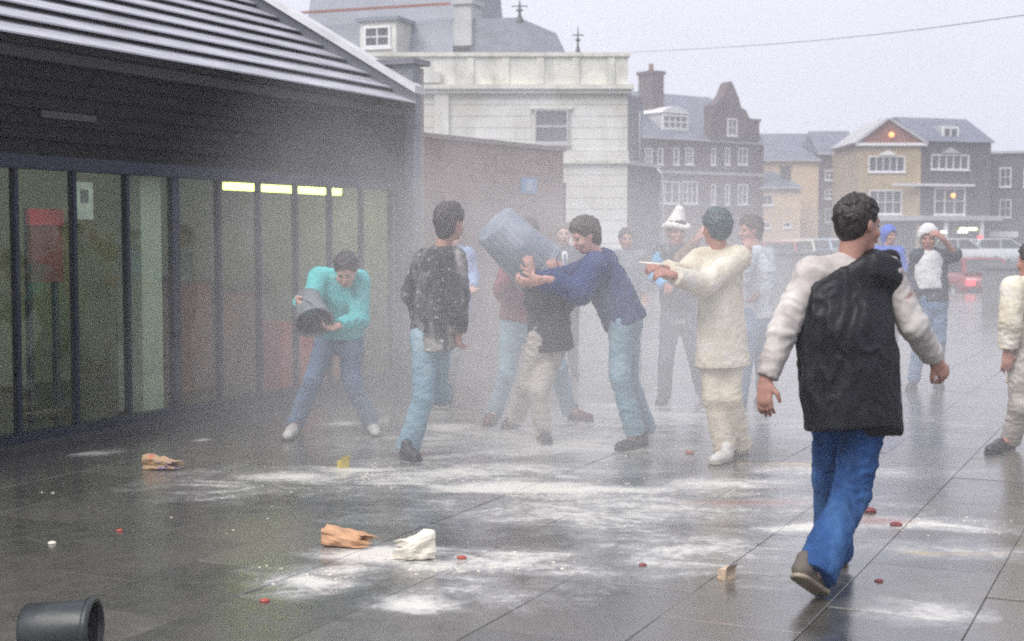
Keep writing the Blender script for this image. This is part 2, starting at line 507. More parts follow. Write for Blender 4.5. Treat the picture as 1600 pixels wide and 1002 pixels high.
# ------------------------------------------------------------------ glass-fronted building with slatted roof
shop = empty('glass_fronted_building', W0, ang)
tag(shop, 'low dark glass-fronted building with a pale slatted sloping roof', 'building')
def shop_loc(px, py, yoff=0.0):
    """pixel -> local (x along front, z) on the vertical plane yoff metres behind the glass"""
    d = ray(px, py)
    o = W0 + NX*yoff
    t = (o - CP).dot(NX) / d.dot(NX)
    p = CP + d*t
    return (p - W0).dot(UX), p.z
GX = [-4.585 + 0.592*k for k in range(0, 18)]       # mullion lines
GX = [x for x in GX if x < 5.6]
m = MB().box(-4.7, 5.738, -0.07, 0.16, -0.05, 0.085); m.build('plinth', M['darkwall'], shop)
MB().box(-4.7, 5.738, -0.04, 0.06, 0.0851, 0.15).build('sill_rail', M['frame'], shop)
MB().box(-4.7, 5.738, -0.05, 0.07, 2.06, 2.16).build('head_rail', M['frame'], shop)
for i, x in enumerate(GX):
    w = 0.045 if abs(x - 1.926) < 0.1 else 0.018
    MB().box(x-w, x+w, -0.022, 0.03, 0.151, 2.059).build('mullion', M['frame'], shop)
    x2 = GX[i+1] if i+1 < len(GX) else 5.738
    MB().box(x+w, x2-0.018, 0.0, 0.008, 0.151, 2.059).build('pane', M['glass'], shop)
bh = 0.112
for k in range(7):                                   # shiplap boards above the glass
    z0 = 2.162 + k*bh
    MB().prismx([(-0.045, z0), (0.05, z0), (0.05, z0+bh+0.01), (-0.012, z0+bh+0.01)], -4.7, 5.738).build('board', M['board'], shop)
x0, z1 = shop_loc(64, 172, -0.05); x1, z0 = shop_loc(150, 192, -0.05)
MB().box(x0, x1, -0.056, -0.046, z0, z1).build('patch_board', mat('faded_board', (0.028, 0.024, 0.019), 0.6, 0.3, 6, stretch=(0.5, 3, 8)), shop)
# roof: overlapping courses with thick dark butts
PIT = R(30)
ey, ez, ex = -0.20, 2.94, 0.335
for k in range(17):
    y0, z0 = ey + k*ex*math.cos(PIT), ez + k*ex*math.sin(PIT)
    t = R(21.5); L = 0.42
    y1, z1 = y0 + L*math.cos(t), z0 + 0.05 + L*math.sin(t)
    MB().prismx([(y0, z0+0.036), (y1, z1-0.014), (y1, z1), (y0, z0+0.05)], -4.7, 5.69).build('slat', M['slat'], shop)
MB().prismx([(ey+0.12, ez-0.02), (ey+0.12+5.5*math.cos(PIT), ez-0.02+5.5*math.sin(PIT)), (ey+0.12+5.5*math.cos(PIT), ez-0.2+5.5*math.sin(PIT)), (ey+0.12, ez-0.1)], -4.7, 5.69).build('roof_deck', M['slatdark'], shop)
MB().box(-4.7, 5.69, -0.06, 0.08, 2.947, 3.02).build('wall_plate', M['slatdark'], shop)
# raised verge with pale coping
py0, pz0, ln = ey+0.02, ez+0.02, 5.6
def slope(y0, z0, L, h):
    return [(y0, z0), (y0+L*math.cos(PIT), z0+L*math.sin(PIT)), (y0+L*math.cos(PIT), z0+L*math.sin(PIT)+h), (y0, z0+h)]
MB().prismx(slope(py0, pz0-0.25, ln, 0.37), 5.702, 5.80).build('verge_wall', M['pillar'], shop)
MB().prismx(slope(py0-0.03, pz0+0.123, ln, 0.08), 5.64, 5.84).build('coping', M['coping'], shop)
MB().box(5.74, 5.90, -0.13, 0.30, -0.05, 3.40).build('pillar', M['pillar'], shop)
MB().box(5.901, 6.03, -0.10, 0.32, -0.05, 3.38).build('pillar_return', M['pillarside'], shop)
MB().box(5.69, 6.05, -0.17, 0.36, 3.402, 3.46).build('pillar_cap', M['pillar'], shop)
MB().box(-4.7, 6.1, 4.6, 4.75, -0.05, 5.3).build('rear_wall', M['darkwall'], shop)
MB().box(6.0, 6.15, 0.321, 4.6, -0.05, 3.2).build('end_wall', M['darkwall'], shop)
MB().box(-4.85, -4.702, -0.1, 4.6, -0.05, 3.2).build('end_wall', M['darkwall'], shop)
MB().box(-4.7, 5.99, 0.17, 4.6, -0.05, 0.02).build('shop_floor', M['roomfloor'], shop)
MB().box(-4.7, 5.99, 0.09, 4.6, 2.38, 2.46).build('ceiling', M['roomwall'], shop)
MB().box(-4.7, 5.99, 3.4, 3.5, 0.021, 2.379).build('partition', M['roomwall'], shop)
MB().box(5.70, 5.735, 0.10, 3.39, 0.021, 2.379).build('partition', M['roomwall'], shop)

def in_shop(name, px0, py0, px1, py1, yoff, thick, mt, label, cat, group=None):
    """a thing standing or hanging inside, fitted to a pixel rectangle on the plane yoff behind the glass"""
    xa, za = shop_loc(px0, py0, yoff); xb, zb = shop_loc(px1, py1, yoff)
    w, h = xb-xa, za-zb
    o = empty(name, W0 + UX*(xa+w/2) + NX*yoff + Vector((0, 0, zb)), ang)
    tag(o, label, cat, group)
    return o, w, h
o, w, h = in_shop('interior_column', 219, 283, 256, 646, 0.25, 0.3, None, 'pale green square column just behind the glass front', 'column')
zb = o.location.z
MB().box(-w/2, w/2, 0, w, 0.03-zb, 2.37-zb).build('shaft', M['column'], o)
MB().box(-w/2-0.015, w/2+0.015, -0.015, w+0.015, 0.0205-zb, 0.029-zb+0.08).build('base', M['darkwall'], o)
o, w, h = in_shop('red_sign_board', 46, 326, 101, 440, 0.2, 0.05, None, 'red headed display board behind the glass at the shop window corner', 'sign')
MB().box(-w/2, w/2, 0, 0.04, h*0.78, h).build('header', M['red'], o)
MB().box(-w/2+0.01, w/2-0.01, 0.003, 0.037, 0, h*0.779).build('panel', M['redbrown'], o)
zb = o.location.z
MB().box(-w/2+0.02, -w/2+0.06, 0.041, 0.08, 0.022-zb, h).build('post', M['iron'], o)
MB().box(w/2-0.06, w/2-0.02, 0.041, 0.08, 0.022-zb, h).build('post', M['iron'], o)
o, w, h = in_shop('poster', 118, 284, 146, 343, 0.02, 0.01, None, 'pale paper poster stuck to the inside of the glass', 'poster')
MB().box(-w/2, w/2, 0, 0.004, 0, h).build('sheet', M['paper'], o)
MB().box(-w*0.25, w*0.22, -0.003, -0.0005, h*0.45, h*0.8).build('print', mat('poster_print', (0.10, 0.11, 0.11), 0.6, 0.5, 30), o)
for (a, b_, c, d, mt, lb) in ((440, 505, 462, 622, 'red', 'tall narrow red panel behind the glass beside the teal sweater'),
                              (464, 528, 512, 612, 'red', 'red cabinet behind the glass between the legs of the teal sweater'),
                              (518, 545, 531, 606, 'orange', 'slim orange stand behind the glass beside a jeans knee')):
    o, w, h = in_shop('red_cabinet' if mt == 'red' else 'orange_stand', a, b_, c, d, 0.08, 0.3, None, lb, 'cabinet' if mt == 'red' else 'stand')
    zb = o.location.z
    MB().box(-w/2, w/2, 0, 0.3, 0.06-zb, h).build('body', M[mt], o)
    MB().box(-w/2+0.01, w/2-0.01, -0.012, -0.001, h*0.1, h*0.93).build('door', M[mt], o)
    MB().box(-w/2+0.01, w/2-0.01, 0.01, 0.29, 0.022-zb, 0.059-zb).build('base', M['iron'], o)
for (a, b_, c, d, mt, lb, yo) in ((275, 440, 330, 520, 'redbrown', 'rust brown counter front seen through the glass', 1.3), (345, 455, 400, 600, 'redbrown', 'rust brown display panel seen through the glass', 1.5),):
    o, w, h = in_shop('display_counter', a, b_, c, d, yo, 0.4, None, lb, 'counter')
    zb = o.location.z
    MB().box(-w/2, w/2, 0, 0.4, 0.022-zb, h).build('front', M[mt], o)
    MB().box(-w/2-0.03, w/2+0.03, -0.03, 0.43, h+0.001, h+0.05).build('top', M['roomfloor'], o)
# strip light: one long lit diffuser on a housing
xa, za = shop_loc(355, 283, 0.55); xb, zb = shop_loc(530, 302, 0.55)
o = empty('strip_light', W0 + UX*((xa+xb)/2) + NX*0.55 + Vector((0, 0, za-0.1)), ang)
tag(o, 'lit yellow-green fluorescent strip light behind the upper glass', 'light')
w = (xb-xa)/2
MB().box(-w, w, -0.03, 0.05, 0.02, 0.085).build('diffuser', M['tube'], o)
MB().box(-w-0.03, w+0.03, -0.05, 0.07, 0.0851, 0.14).build('housing', M['trim'], o)
for sx in (-0.7, 0.7):
    MB().box(sx*w-0.01, sx*w+0.01, 0.0, 0.02, 0.1401, 2.38-(za-0.1)).build('hanger', M['iron'], o)

# ------------------------------------------------------------------ brick boundary wall with a blue sign
class Facade:
    def __init__(s, pxl, dl, pxr, dr, z0=None):
        a, b = at(pxl, HOR, dl), at(pxr, HOR, dr)
        s.z0 = terrain((dl+dr)/2) if z0 is None else z0
        s.O = Vector((a.x, a.y, s.z0)); s.L = (Vector((b.x, b.y, 0)) - Vector((a.x, a.y, 0))).length
        s.ux = (Vector((b.x, b.y, 0)) - Vector((a.x, a.y, 0))).normalized()
        s.ny = Vector((-s.ux.y, s.ux.x, 0)); s.rz = math.atan2(s.ux.y, s.ux.x)
    def root(s, name): return empty(name, s.O, s.rz)
    def p(s, px, py, yoff=0.0):
        d = ray(px, py); o = s.O + s.ny*yoff
        q = CP + d*((o - CP).dot(s.ny)/d.dot(s.ny)) - s.O
        return q.dot(s.ux), q.z
    def rect(s, px0, py0, px1, py1, yoff=0.0):
        x0, z1 = s.p(px0, py0, yoff); x1, z0 = s.p(px1, py1, yoff)
        return x0, x1, z0, z1

def wall_mesh(L, H, th, openings, z0=0.0, x0=0.0):
    """front wall x0..L, z0..H, with rectangular openings cut through"""
    xs = sorted({x0, L} | {v for o in openings for v in o[:2]}); zs = sorted({z0, H} | {v for o in openings for v in o[2:]})
    m = MB()
    inside = lambda x, z: any(a < x < b and c < z < d for a, b, c, d in openings)
    v, f, idx = [], [], {}
    def vid(x, y, z):
        k = (round(x, 4), y, round(z, 4))
        if k not in idx: idx[k] = len(v); v.append((x, y, z))
        return idx[k]
    for xa, xb in zip(xs, xs[1:]):
        for za, zb in zip(zs, zs[1:]):
            if inside((xa+xb)/2, (za+zb)/2): continue
            f.append((vid(xa,0,za), vid(xb,0,za), vid(xb,0,zb), vid(xa,0,zb)))
            f.append((vid(xa,th,zb), vid(xb,th,zb), vid(xb,th,za), vid(xa,th,za)))
    for a, b, c, d in openings:
        for (p, q) in (((a,c),(b,c)), ((b,c),(b,d)), ((b,d),(a,d)), ((a,d),(a,c))):
            f.append((vid(p[0],0,p[1]), vid(p[0],th,p[1]), vid(q[0],th,q[1]), vid(q[0],0,q[1])))
    for (p, q) in (((x0,z0),(L,z0)), ((L,z0),(L,H)), ((L,H),(x0,H)), ((x0,H),(x0,z0))):
        f.append((vid(q[0],0,q[1]), vid(q[0],th,q[1]), vid(p[0],th,p[1]), vid(p[0],0,p[1])))
    return m.add(v, f)

def window(parent, r, cols=2, rows=2, fw=0.09, bar=0.05, y=0.08, mt='trim', arch=None, sill=True, pane='pane', proud=None, off=0.0):
    """window > pane(s), sill in opening r = (x0,x1,z0,z1); bars on a real frame, panes behind"""
    x0, x1, z0, z1 = r
    ya = -0.03 if proud is None else -proud
    m = MB()
    m.box(x0, x0+fw, ya, y, z0, z1).box(x1-fw, x1, ya, y, z0, z1)
    m.box(x0+fw, x1-fw, ya, y, z1-fw, z1).box(x0+fw, x1-fw, ya, y, z0, z0+fw)
    for i in range(1, cols):
        x = x0+fw + (x1-x0-2*fw)*i/cols
        m.box(x-bar/2, x+bar/2, ya+0.02, y-0.01, z0+fw, z1-fw)
    for i in range(1, rows):
        z = z0+fw + (z1-z0-2*fw)*i/rows
        m.box(x0+fw, x1-fw, ya+0.025, y-0.015, z-bar/2, z+bar/2)
    w = m.build('window', M[mt], parent, (0, off, 0))
    for i in range(cols):
        a = x0+fw + (x1-x0-2*fw)*i/cols; b = x0+fw + (x1-x0-2*fw)*(i+1)/cols
        MB().box(a+0.002, b-0.002, y-0.03, y-0.02, z0+fw, z1-fw).build('pane', M[pane], w)
    if sill:
        MB().box(x0-0.06, x1+0.06, -0.10, y+0.02, z0-0.09, z0-0.002).build('sill', M[mt], w)
    return w

fb = Facade(655, 17.3, 880, 20.3, 0.0)
bw = fb.root('brick_boundary_wall')
tag(bw, 'tall reddish brown brick wall running back from the glass-fronted building', 'wall')
hb = 2.78
MB().box(0, fb.L, 0, 0.24, 0, hb).build('brickwork', M['brickwall'], bw)
MB().box(-0.01, fb.L+0.03, -0.03, 0.27, hb+0.001, hb+0.06).build('coping', M['pillarside'], bw)
MB().box(fb.L+0.001, fb.L+0.13, 0.03, 0.21, 0, 2.35).build('gate_post', M['darkwall'], bw)
r = fb.rect(813, 277, 836, 303)
o = empty('blue_sign', fb.O + fb.ux*r[0] + fb.ny*(-0.03) + Vector((0, 0, r[2])), fb.rz)
tag(o, 'small blue square sign fixed high on the brick wall', 'sign')
MB().box(0, r[1]-r[0], 0, 0.028, 0, r[3]-r[2]).build('plate', M['bluesign'], o)
w, h = r[1]-r[0], r[3]-r[2]
MB().box(w*0.3, w*0.7, -0.004, -0.0005, h*0.2, h*0.82).build('symbol', mat('faded_blue', (0.35, 0.45, 0.58), 0.5, 0.35, 25), o)

# ------------------------------------------------------------------ white stone-faced building with parapet
fw_ = Facade(560, 50.0, 980, 50.0, 0.1)
wb = fw_.root('white_building')
tag(wb, 'pale stone-faced building with parapet, cornice and one dark window', 'building')
zt = fw_.p(900, 82)[1]; zc_ = fw_.p(900, 140)[1]
win = fw_.rect(835, 171, 888, 224)
L = fw_.L
MB().box(0, L, 0.095, 9, -0.2, zc_).build('core', M['white'], wb)
zs0, zs1 = fw_.p(900, 256)[1], fw_.p(900, 236)[1]
ch = 0.40
nco = int((zs0 - 0.0) / ch)
z = -0.2
k = 0
bands = []
zz = zs0
while zz > -0.2: bands.append((zz-ch+0.02, zz)); zz -= ch
zz = zs1
while zz < zc_ - 0.5: bands.append((zz+0.02, min(zz+ch, zc_-0.35))); zz += ch
for (a, b_) in bands:
    segs = [(0.0, L)]
    if b_ > win[2]-0.05 and a < win[3]+0.1: segs = [(0.0, win[0]-0.12), (win[1]+0.12, L)]
    for (p, q) in segs: MB().box(p, q, 0.06, 0.13, a, b_).build('stone_course', M['white'], wb)
MB().box(-0.05, L+0.08, -0.07, 0.2, zs0+0.001, zs0+0.12).build('string_course', M['whitestone'], wb)
MB().box(-0.05, L+0.04, -0.03, 0.2, zs0+0.1201, zs1-0.002).build('frieze', M['white'], wb)
MB().box(-0.1, L+0.2, -0.22, 0.3, zc_, zc_+0.16).build('cornice', M['whitestone'], wb)
MB().box(-0.1, L+0.12, -0.12, 0.3, zc_-0.14, zc_-0.001).build('cornice', M['white'], wb)
MB().box(0, L, 0.05, 0.4, zc_+0.161, zt-0.14).build('parapet', M['whitestone'], wb)
MB().box(-0.05, L+0.08, -0.03, 0.48, zt-0.139, zt).build('parapet_coping', M['whitestone'], wb)
for px in (735, 790, 845, 900, 955):
    x = fw_.p(px, 110)[0]
    MB().box(x-0.12, x+0.12, 0.0, 0.0499, zc_+0.2, zt-0.18).build('parapet_pier', M['whitestone'], wb)
window(wb, win, 1, 2, 0.06, 0.06, y=0.09, mt='trimdull', sill=True)
MB().box(win[0]-0.14, win[1]+0.14, -0.05, 0.13, win[3]+0.002, win[3]+0.14).build('lintel', M['white'], wb)
xr = fw_.p(662, 115)[0]
MB().box(0, xr+0.6, -0.16, -0.01, fw_.p(690, 130)[1], fw_.p(690, 113)[1]).build('cornice', M['white'], wb)
xq = fw_.p(690, 160)[0]
MB().box(xq-0.25, xq+0.25, -0.05, -0.002, 0, zc_-0.15).build('pilaster', M['white'], wb)
# iron finial on the parapet
def finial(loc, h, name, label, r=0.05):
    o = empty(name, loc); tag(o, label, 'finial')
    m = MB().lathe([(r*2.2, 0), (r*1.6, h*0.12), (r*0.7, h*0.3), (r*0.6, h*0.5), (r*0.45, h*0.8), (0.01, h)], 8)
    m.build('spike', M['iron'], o)
    MB().lathe([(0.01, h*0.42), (r*1.8, h*0.48), (r*1.8, h*0.52), (0.01, h*0.58)], 8).build('knob', M['iron'], o)
    c = MB()
    c.box(-r*4, r*4, -r*0.4, r*0.4, h*0.66, h*0.70)
    c.build('cross_bar', M['iron'], o)
    return o
p = at(903, 82, 50.5)
finial((p.x, p.y, p.z-0.05), 42*50.5/FPX, 'iron_finial', 'thin dark iron finial rising behind the white parapet')

# slate-roofed building behind it, with dormer and chimney
fs = Facade(470, 66, 838, 62, 0.1)
sb = fs.root('slate_roofed_building')
tag(sb, 'grey slate-roofed building with a dormer and chimney behind the white parapet', 'building')
ze = fs.p(600, 125)[1]
MB().box(0, fs.L, 0.3, 8, -0.2, ze).build('wall', M['white'], sb)
zr = fs.p(600, -60)[1]
xa, xb = 0, fs.p(842, 84)[0]
z2 = fs.p(842, 84)[1]
x3, z3 = fs.p(742, 28, 3.0)
x4, z4 = fs.p(806, 42, 1.5)
# main mansard slope
v = [(xa, 0.0, ze), (xb, 0.0, ze), (xb-0.3, 3.2, z3+0.9), (xa, 3.2, z3+0.9), (xa, 8, ze), (xb, 8, ze)]
# left tall mass of roof
xm, zm = fs.p(716, -25, 1.0)
MB().prismx([(0.0, ze), (1.6, zm+1.5), (6.0, zm+1.5), (7.6, ze)], 0.0, xm).build('roof', M['slate'], sb)
# right cross-gable with a pointed roof
xg0, zg = fs.p(735, 82); xg1 = fs.p(842, 82)[0]; xp, zp = fs.p(812, 28)
xs_, zs_ = fs.p(742, 30)
MB().prism([(xg0, ze), (xg1+0.35, ze), (xp, zp), (xs_, zs_), (xg0, zs_)], -0.1, 5.0).build('gable_roof', M['slate'], sb)
# chimney
xc0, zc0 = fs.p(714, 52); xc1, zc1 = fs.p(741, 8)
ch_ = MB().box(xc0, xc1, -0.35, 0.9, zc0-0.6, zc1).build('chimney', M['trimdull'], sb)
MB().box(xc0-0.1, xc1+0.1, -0.45, 1.0, zc1+0.001, zc1+0.22).build('cap', M['trimdull'], ch_)
MB().lathe([(0.14, 0), (0.12, 0.5), (0.15, 0.52)], 10).build('chimney_pot', M['brick_red'], ch_, (xc0+0.4, 0.2, zc1+0.22))
# dormer
r = fs.rect(578, 40, 634, 112)
rw = fs.rect(585, 47, 626, 78)
MB().box(r[0], r[1], -1.0, 1.6, r[2], r[3]).build('dormer', M['white'], sb)
MB().box(r[0]-0.15, r[1]+0.15, -1.15, 1.6, r[3]+0.001, r[3]+0.18).build('dormer_roof', M['slate'], sb)
window(sb, rw, 2, 2, 0.1, 0.05, y=-0.01, proud=0.1, off=-1.0)
MB().box(0, xm, -0.02, 0.06, fs.p(600, 14)[1], fs.p(600, 10)[1]).build('ridge_band', M['brick_red'], sb)
p = fs.O + fs.ux*xp + Vector((0, 0, zp-0.15))
finial((p.x, p.y, p.z), 34*62/FPX, 'gable_finial', 'ornate iron finial on the tip of the grey slate gable', 0.09)

# dark low block and downpipe right of the white building
fd = Facade(981, 53, 1030, 56, 0.1)
db = fd.root('narrow_building')
tag(db, 'narrow dark grey block beside the white building with a pale downpipe', 'building')
zt_ = fd.p(1000, 260)[1]
MB().box(0, fd.L, 0, 8, -0.2, zt_).build('wall', M['brick_grey'], db)
MB().box(-0.03, fd.L+0.1, -0.1, 8.1, zt_+0.001, zt_+0.14).build('coping', M['trimdull'], db)
xp_ = fd.L - 0.06
m = MB().tube([(xp_-0.5, -0.12, zt_-0.05), (xp_-0.15, -0.14, zt_-0.25), (xp_, -0.14, zt_-0.7), (xp_+0.05, -0.14, 0)], 0.07, 8)
m.build('downpipe', M['trim'], db)
fd2 = Facade(981, 60, 1002, 62, 0.1)
o = fd2.root('building_wing')
tag(o, 'tall narrow grey wing with a thin pipe behind the white building corner', 'building')
MB().box(-0.3, fd2.L, 0, 6, -0.2, fd2.p(990, 150)[1]).build('wall', M['pillar'], o)
x = fd2.p(997, 200)[0]
MB().tube([(x, -0.06, fd2.p(997, 175)[1]), (x, -0.06, fd2.p(997, 262)[1])], 0.035, 6).build('pipe', M['trim'], o)

# ------------------------------------------------------------------ houses across the street
def house(name, label, fac, eave_py, pxm, wins, wall, roof_py=None, roofmat='slate2', depth=9, roof='side', hip=0.0, pxl=None, pxr=None):
    h = fac.root(name); tag(h, label, 'house', 'houses across the street')
    ze = fac.p(pxm, eave_py)[1]
    rs = [(fac.rect(*w[:4]),) + tuple(w[4:]) for w in wins]
    ops = [r[0] for r in rs if r[0][3] < ze]
    wall_mesh(fac.L, ze, 0.3, ops, -0.3).build('wall', M[wall], h)
    MB().box(0.0, 0.3, 0.301, depth, -0.3, ze).build('side_wall', M[wall], h)
    MB().box(fac.L-0.3, fac.L, 0.301, depth, -0.3, ze).build('side_wall', M[wall], h)
    MB().box(0.31, fac.L-0.31, 0.5, depth-0.01, -0.3, ze-0.02).build('interior', M['slatdark'], h)
    for r in rs:
        if r[0][3] < ze: window(h, r[0], *(r[1] if len(r) > 1 else (2, 2)), y=0.14)
    if roof_py is not None:
        zr = fac.p(pxm, roof_py, depth/2 if roof == 'side' else 0)[1]
        if roof == 'side':
            a, b_ = hip, fac.L-hip
            m = MB()
            v = [(-0.15, -0.25, ze), (fac.L+0.15, -0.25, ze), (fac.L+0.15, depth+0.25, ze), (-0.15, depth+0.25, ze), (a, depth/2, zr), (b_, depth/2, zr)]
            m.add(v, [(0,1,5,4), (2,3,4,5), (1,2,5), (3,0,4), (3,2,1,0)])
            m.build('roof', M[roofmat], h)
        MB().box(-0.2, fac.L+0.2, -0.3, -0.18, ze-0.12, ze+0.02).build('gutter', M['trimdull'], h)
    return h, ze

# E: dark brick house with a shaped gable
fe = Facade(992, 104, 1192, 112)
wl_ = []
for (a, b_) in ((1008, 1019), (1027, 1036), (1052, 1061), (1071, 1083), (1111, 1118), (1133, 1140), (1153, 1168)):
    wl_.append((a, 231, b_, 258, (1 if b_-a < 11 else 2, 2)))
for (a, b_) in ((1028, 1062), (1066, 1090)): wl_.append((a, 283, b_, 319, (3, 2)))
for (a, b_) in ((1111, 1118), (1133, 1140), (1153, 1168)): wl_.append((a, 288, b_, 320, (1 if b_-a < 11 else 2, 2)))
he, ze = house('dark_brick_house', 'dark purple brick house with a stepped shaped gable and many white sash windows', fe, 218, 1080, wl_, 'brick_dark', 150, 'slate2', 12)
gx = lambda px, py: fe.p(px, py, -0.4)
gp = [gx(1112, 219), gx(1192, 219), gx(1178, 200), gx(1172, 186), gx(1165, 172), gx(1158, 168), gx(1154, 152), gx(1149, 140), gx(1143, 127), gx(1138, 130), gx(1132, 146), gx(1124, 158), gx(1112, 165)]
MB().prism(gp, -0.4, 0.45).build('gable', M['brick_dark'], he)
r = fe.rect(1136, 185, 1151, 213, -0.4)
window(he, r, 2, 2, 0.1, 0.06, y=-0.01, proud=0.1, off=-0.4)
c0, c1 = fe.p(1011, 150, 3), fe.p(1029, 118, 3)
o = MB().box(c0[0], c1[0], 2.4, 4.0, c0[1]-2.5, c1[1]).build('chimney', M['brick_dark'], he)
MB().box(c0[0]-0.12, c1[0]+0.12, 2.3, 4.1, c1[1]+0.001, c1[1]+0.25).build('cap', M['brick_dark'], o)
MB().lathe([(0.2, 0), (0.17, 0.6)], 10).build('chimney_pot', M['brick_red'], o, ((c0[0]+c1[0])/2, 3.2, c1[1]+0.25))
c0, c1 = fe.p(1176, 220, -0.2), fe.p(1194, 190, -0.2)
o = MB().box(c0[0], c1[0], 0.3, 1.5, c0[1]-0.5, c1[1]).build('chimney', M['brick_dark'], he)
MB().box(c0[0]-0.1, c1[0]+0.1, 0.2, 1.6, c1[1]+0.001, c1[1]+0.2).build('cap', M['brick_dark'], o)
r = fe.rect(1034, 178, 1074, 204, 0.9)
MB().box(r[0], r[1], 0.9, 4.5, r[2]-0.3, r[3]+0.1).build('dormer', M['trimdull'], he)
xm_ = (r[0]+r[1])/2
MB().prism([(r[0]-0.15, r[3]+0.101), (r[1]+0.15, r[3]+0.101), (r[1]-0.3, r[3]+0.4), (xm_+0.25, r[3]+0.62), (xm_-0.25, r[3]+0.62), (r[0]+0.3, r[3]+0.4)], 0.75, 4.5).build('dormer_pediment', M['trim'], he)
window(he, r, 4, 2, 0.14, 0.1, y=-0.01, proud=0.12, off=0.9)
MB().box(0, fe.L, -0.08, -0.001, fe.p(1080, 270)[1]-0.1, fe.p(1080, 270)[1]+0.1).build('string_course', M['trimdull'], he)

# F: cream house and its annex
ff = Facade(1182, 118, 1278, 118)
hf, ze = house('cream_house', 'plain cream rendered house with a hipped slate roof', ff, 250, 1230, [], 'cream', 212, 'slate2', 10, hip=2.2)
ff2 = Facade(1168, 112, 1250, 112)
hf2, ze = house('cream_annex', 'low cream rendered annex with a slate roof and one wide white window', ff2, 293, 1210, [(1182, 304, 1208, 321, (3, 1)), (1190, 346, 1204, 357, (2, 1)), (1224, 347, 1236, 356, (1, 1))], 'cream', 268, 'slate2', 6, hip=1.6)
c0, c1 = ff2.p(1222, 285, 1.5), ff2.p(1236, 262, 1.5)
o = MB().box(c0[0], c1[0], 1.4, 2.4, c0[1]-0.6, c1[1]).build('chimney', M['brick_grey'], hf2)
MB().box(c0[0]-0.08, c1[0]+0.08, 1.3, 2.5, c1[1]+0.001, c1[1]+0.15).build('cap', M['brick_grey'], o)
# G: mauve brick terrace between
fg = Facade(1278, 126, 1342, 126)
hg, ze = house('terrace_house', 'mauve brick terrace house between the cream and the yellow houses', fg, 240, 1310,
               [(1289, 266, 1303, 282, (2, 2)), (1319, 266, 1334, 282, (2, 2)), (1289, 296, 1303, 311, (2, 2)), (1319, 296, 1334, 311, (2, 2)), (1289, 326, 1303, 348, (2, 2)), (1319, 326, 1334, 348, (2, 2))],
               'brick_dark', 205, 'slate2', 9)
fg2 = Facade(1190, 132, 1345, 132)
h2 = fg2.root('terrace_house'); tag(h2, 'long slate ridge of a terrace behind the cream house', 'house')
zb_ = fg2.p(1270, 250)[1]; zr_ = fg2.p(1270, 209, 4)[1]
MB().box(0, fg2.L, 0.2, 8, -0.3, zb_).build('wall', M['brick_grey'], h2)
MB().prismx([(-0.2, zb_), (8.2, zb_), (4, zr_)], 0, fg2.L).build('roof', M['slate2'], h2)
c0, c1 = fg2.p(1266, 235, 1), fg2.p(1280, 222, 1)
MB().box(c0[0], c1[0], 0.6, 1.8, c0[1]-0.8, c1[1]).build('chimney', M['brick_grey'], h2)
# H: yellow brick house with red gable
fh = Facade(1340, 110, 1437, 110)
hh, ze = house('yellow_gabled_house', 'yellow brick house with a red tile-hung gable and white bay windows', fh, 226, 1390,
               [(1357, 244, 1414, 269, (5, 1)), (1358, 297, 1409, 335, (4, 2))], 'brick_yellow')
A, B_, C_ = fh.p(1336, 226, -0.1), fh.p(1448, 226, -0.1), fh.p(1388, 187, -0.1)
MB().prism([A, B_, C_], -0.1, 8).build('gable', M['brick_red'], hh)
for (p, q) in ((A, C_), (C_, B_)):
    m = MB(); dx, dz = q[0]-p[0], q[1]-p[1]; ln_ = math.hypot(dx, dz); nx_, nz_ = -dz/ln_*0.18, dx/ln_*0.18
    m.prism([(p[0], p[1]), (q[0], q[1]), (q[0]+nx_, q[1]+nz_), (p[0]+nx_, p[1]+nz_)], -0.35, 8.1); m.build('barge_board', M['trimdull'], hh)
MB().box(A[0], B_[0], -0.3, -0.11, A[1]-0.1, A[1]+0.12).build('cornice', M['trim'], hh)
r = fh.rect(1372, 234, 1402, 243)
MB().prism([(r[0], r[2]), (r[1], r[2]), ((r[0]+r[1])/2, r[3])], -0.12, -0.001).build('pediment', M['trim'], hh)
z_ = fh.p(1390, 340)[1]
MB().box(-0.05, fh.L+0.05, -0.35, -0.001, z_-0.25, z_+0.12).build('shop_fascia', M['trimdull'], hh)
r = fh.rect(1350, 345, 1430, 396)
MB().box(r[0], r[1], -0.06, -0.001, 0.1, r[3]).build('shop_window', M['pane'], hh)
p = fh.p(1393, 211, -0.2)
lp = empty('gable_lamp', fh.O + fh.ux*p[0] + fh.ny*(-0.25) + Vector((0, 0, p[1])), fh.rz)
tag(lp, 'glowing orange lamp on the red gable of the yellow house', 'lamp')
MB().lathe([(0.01, -0.22), (0.18, -0.12), (0.22, 0), (0.18, 0.12), (0.01, 0.22)], 14).build('globe', M['lamp'], lp)
MB().box(-0.03, 0.03, 0.2, 0.16+0.1, -0.03, 0.03).build('bracket', M['iron'], lp)
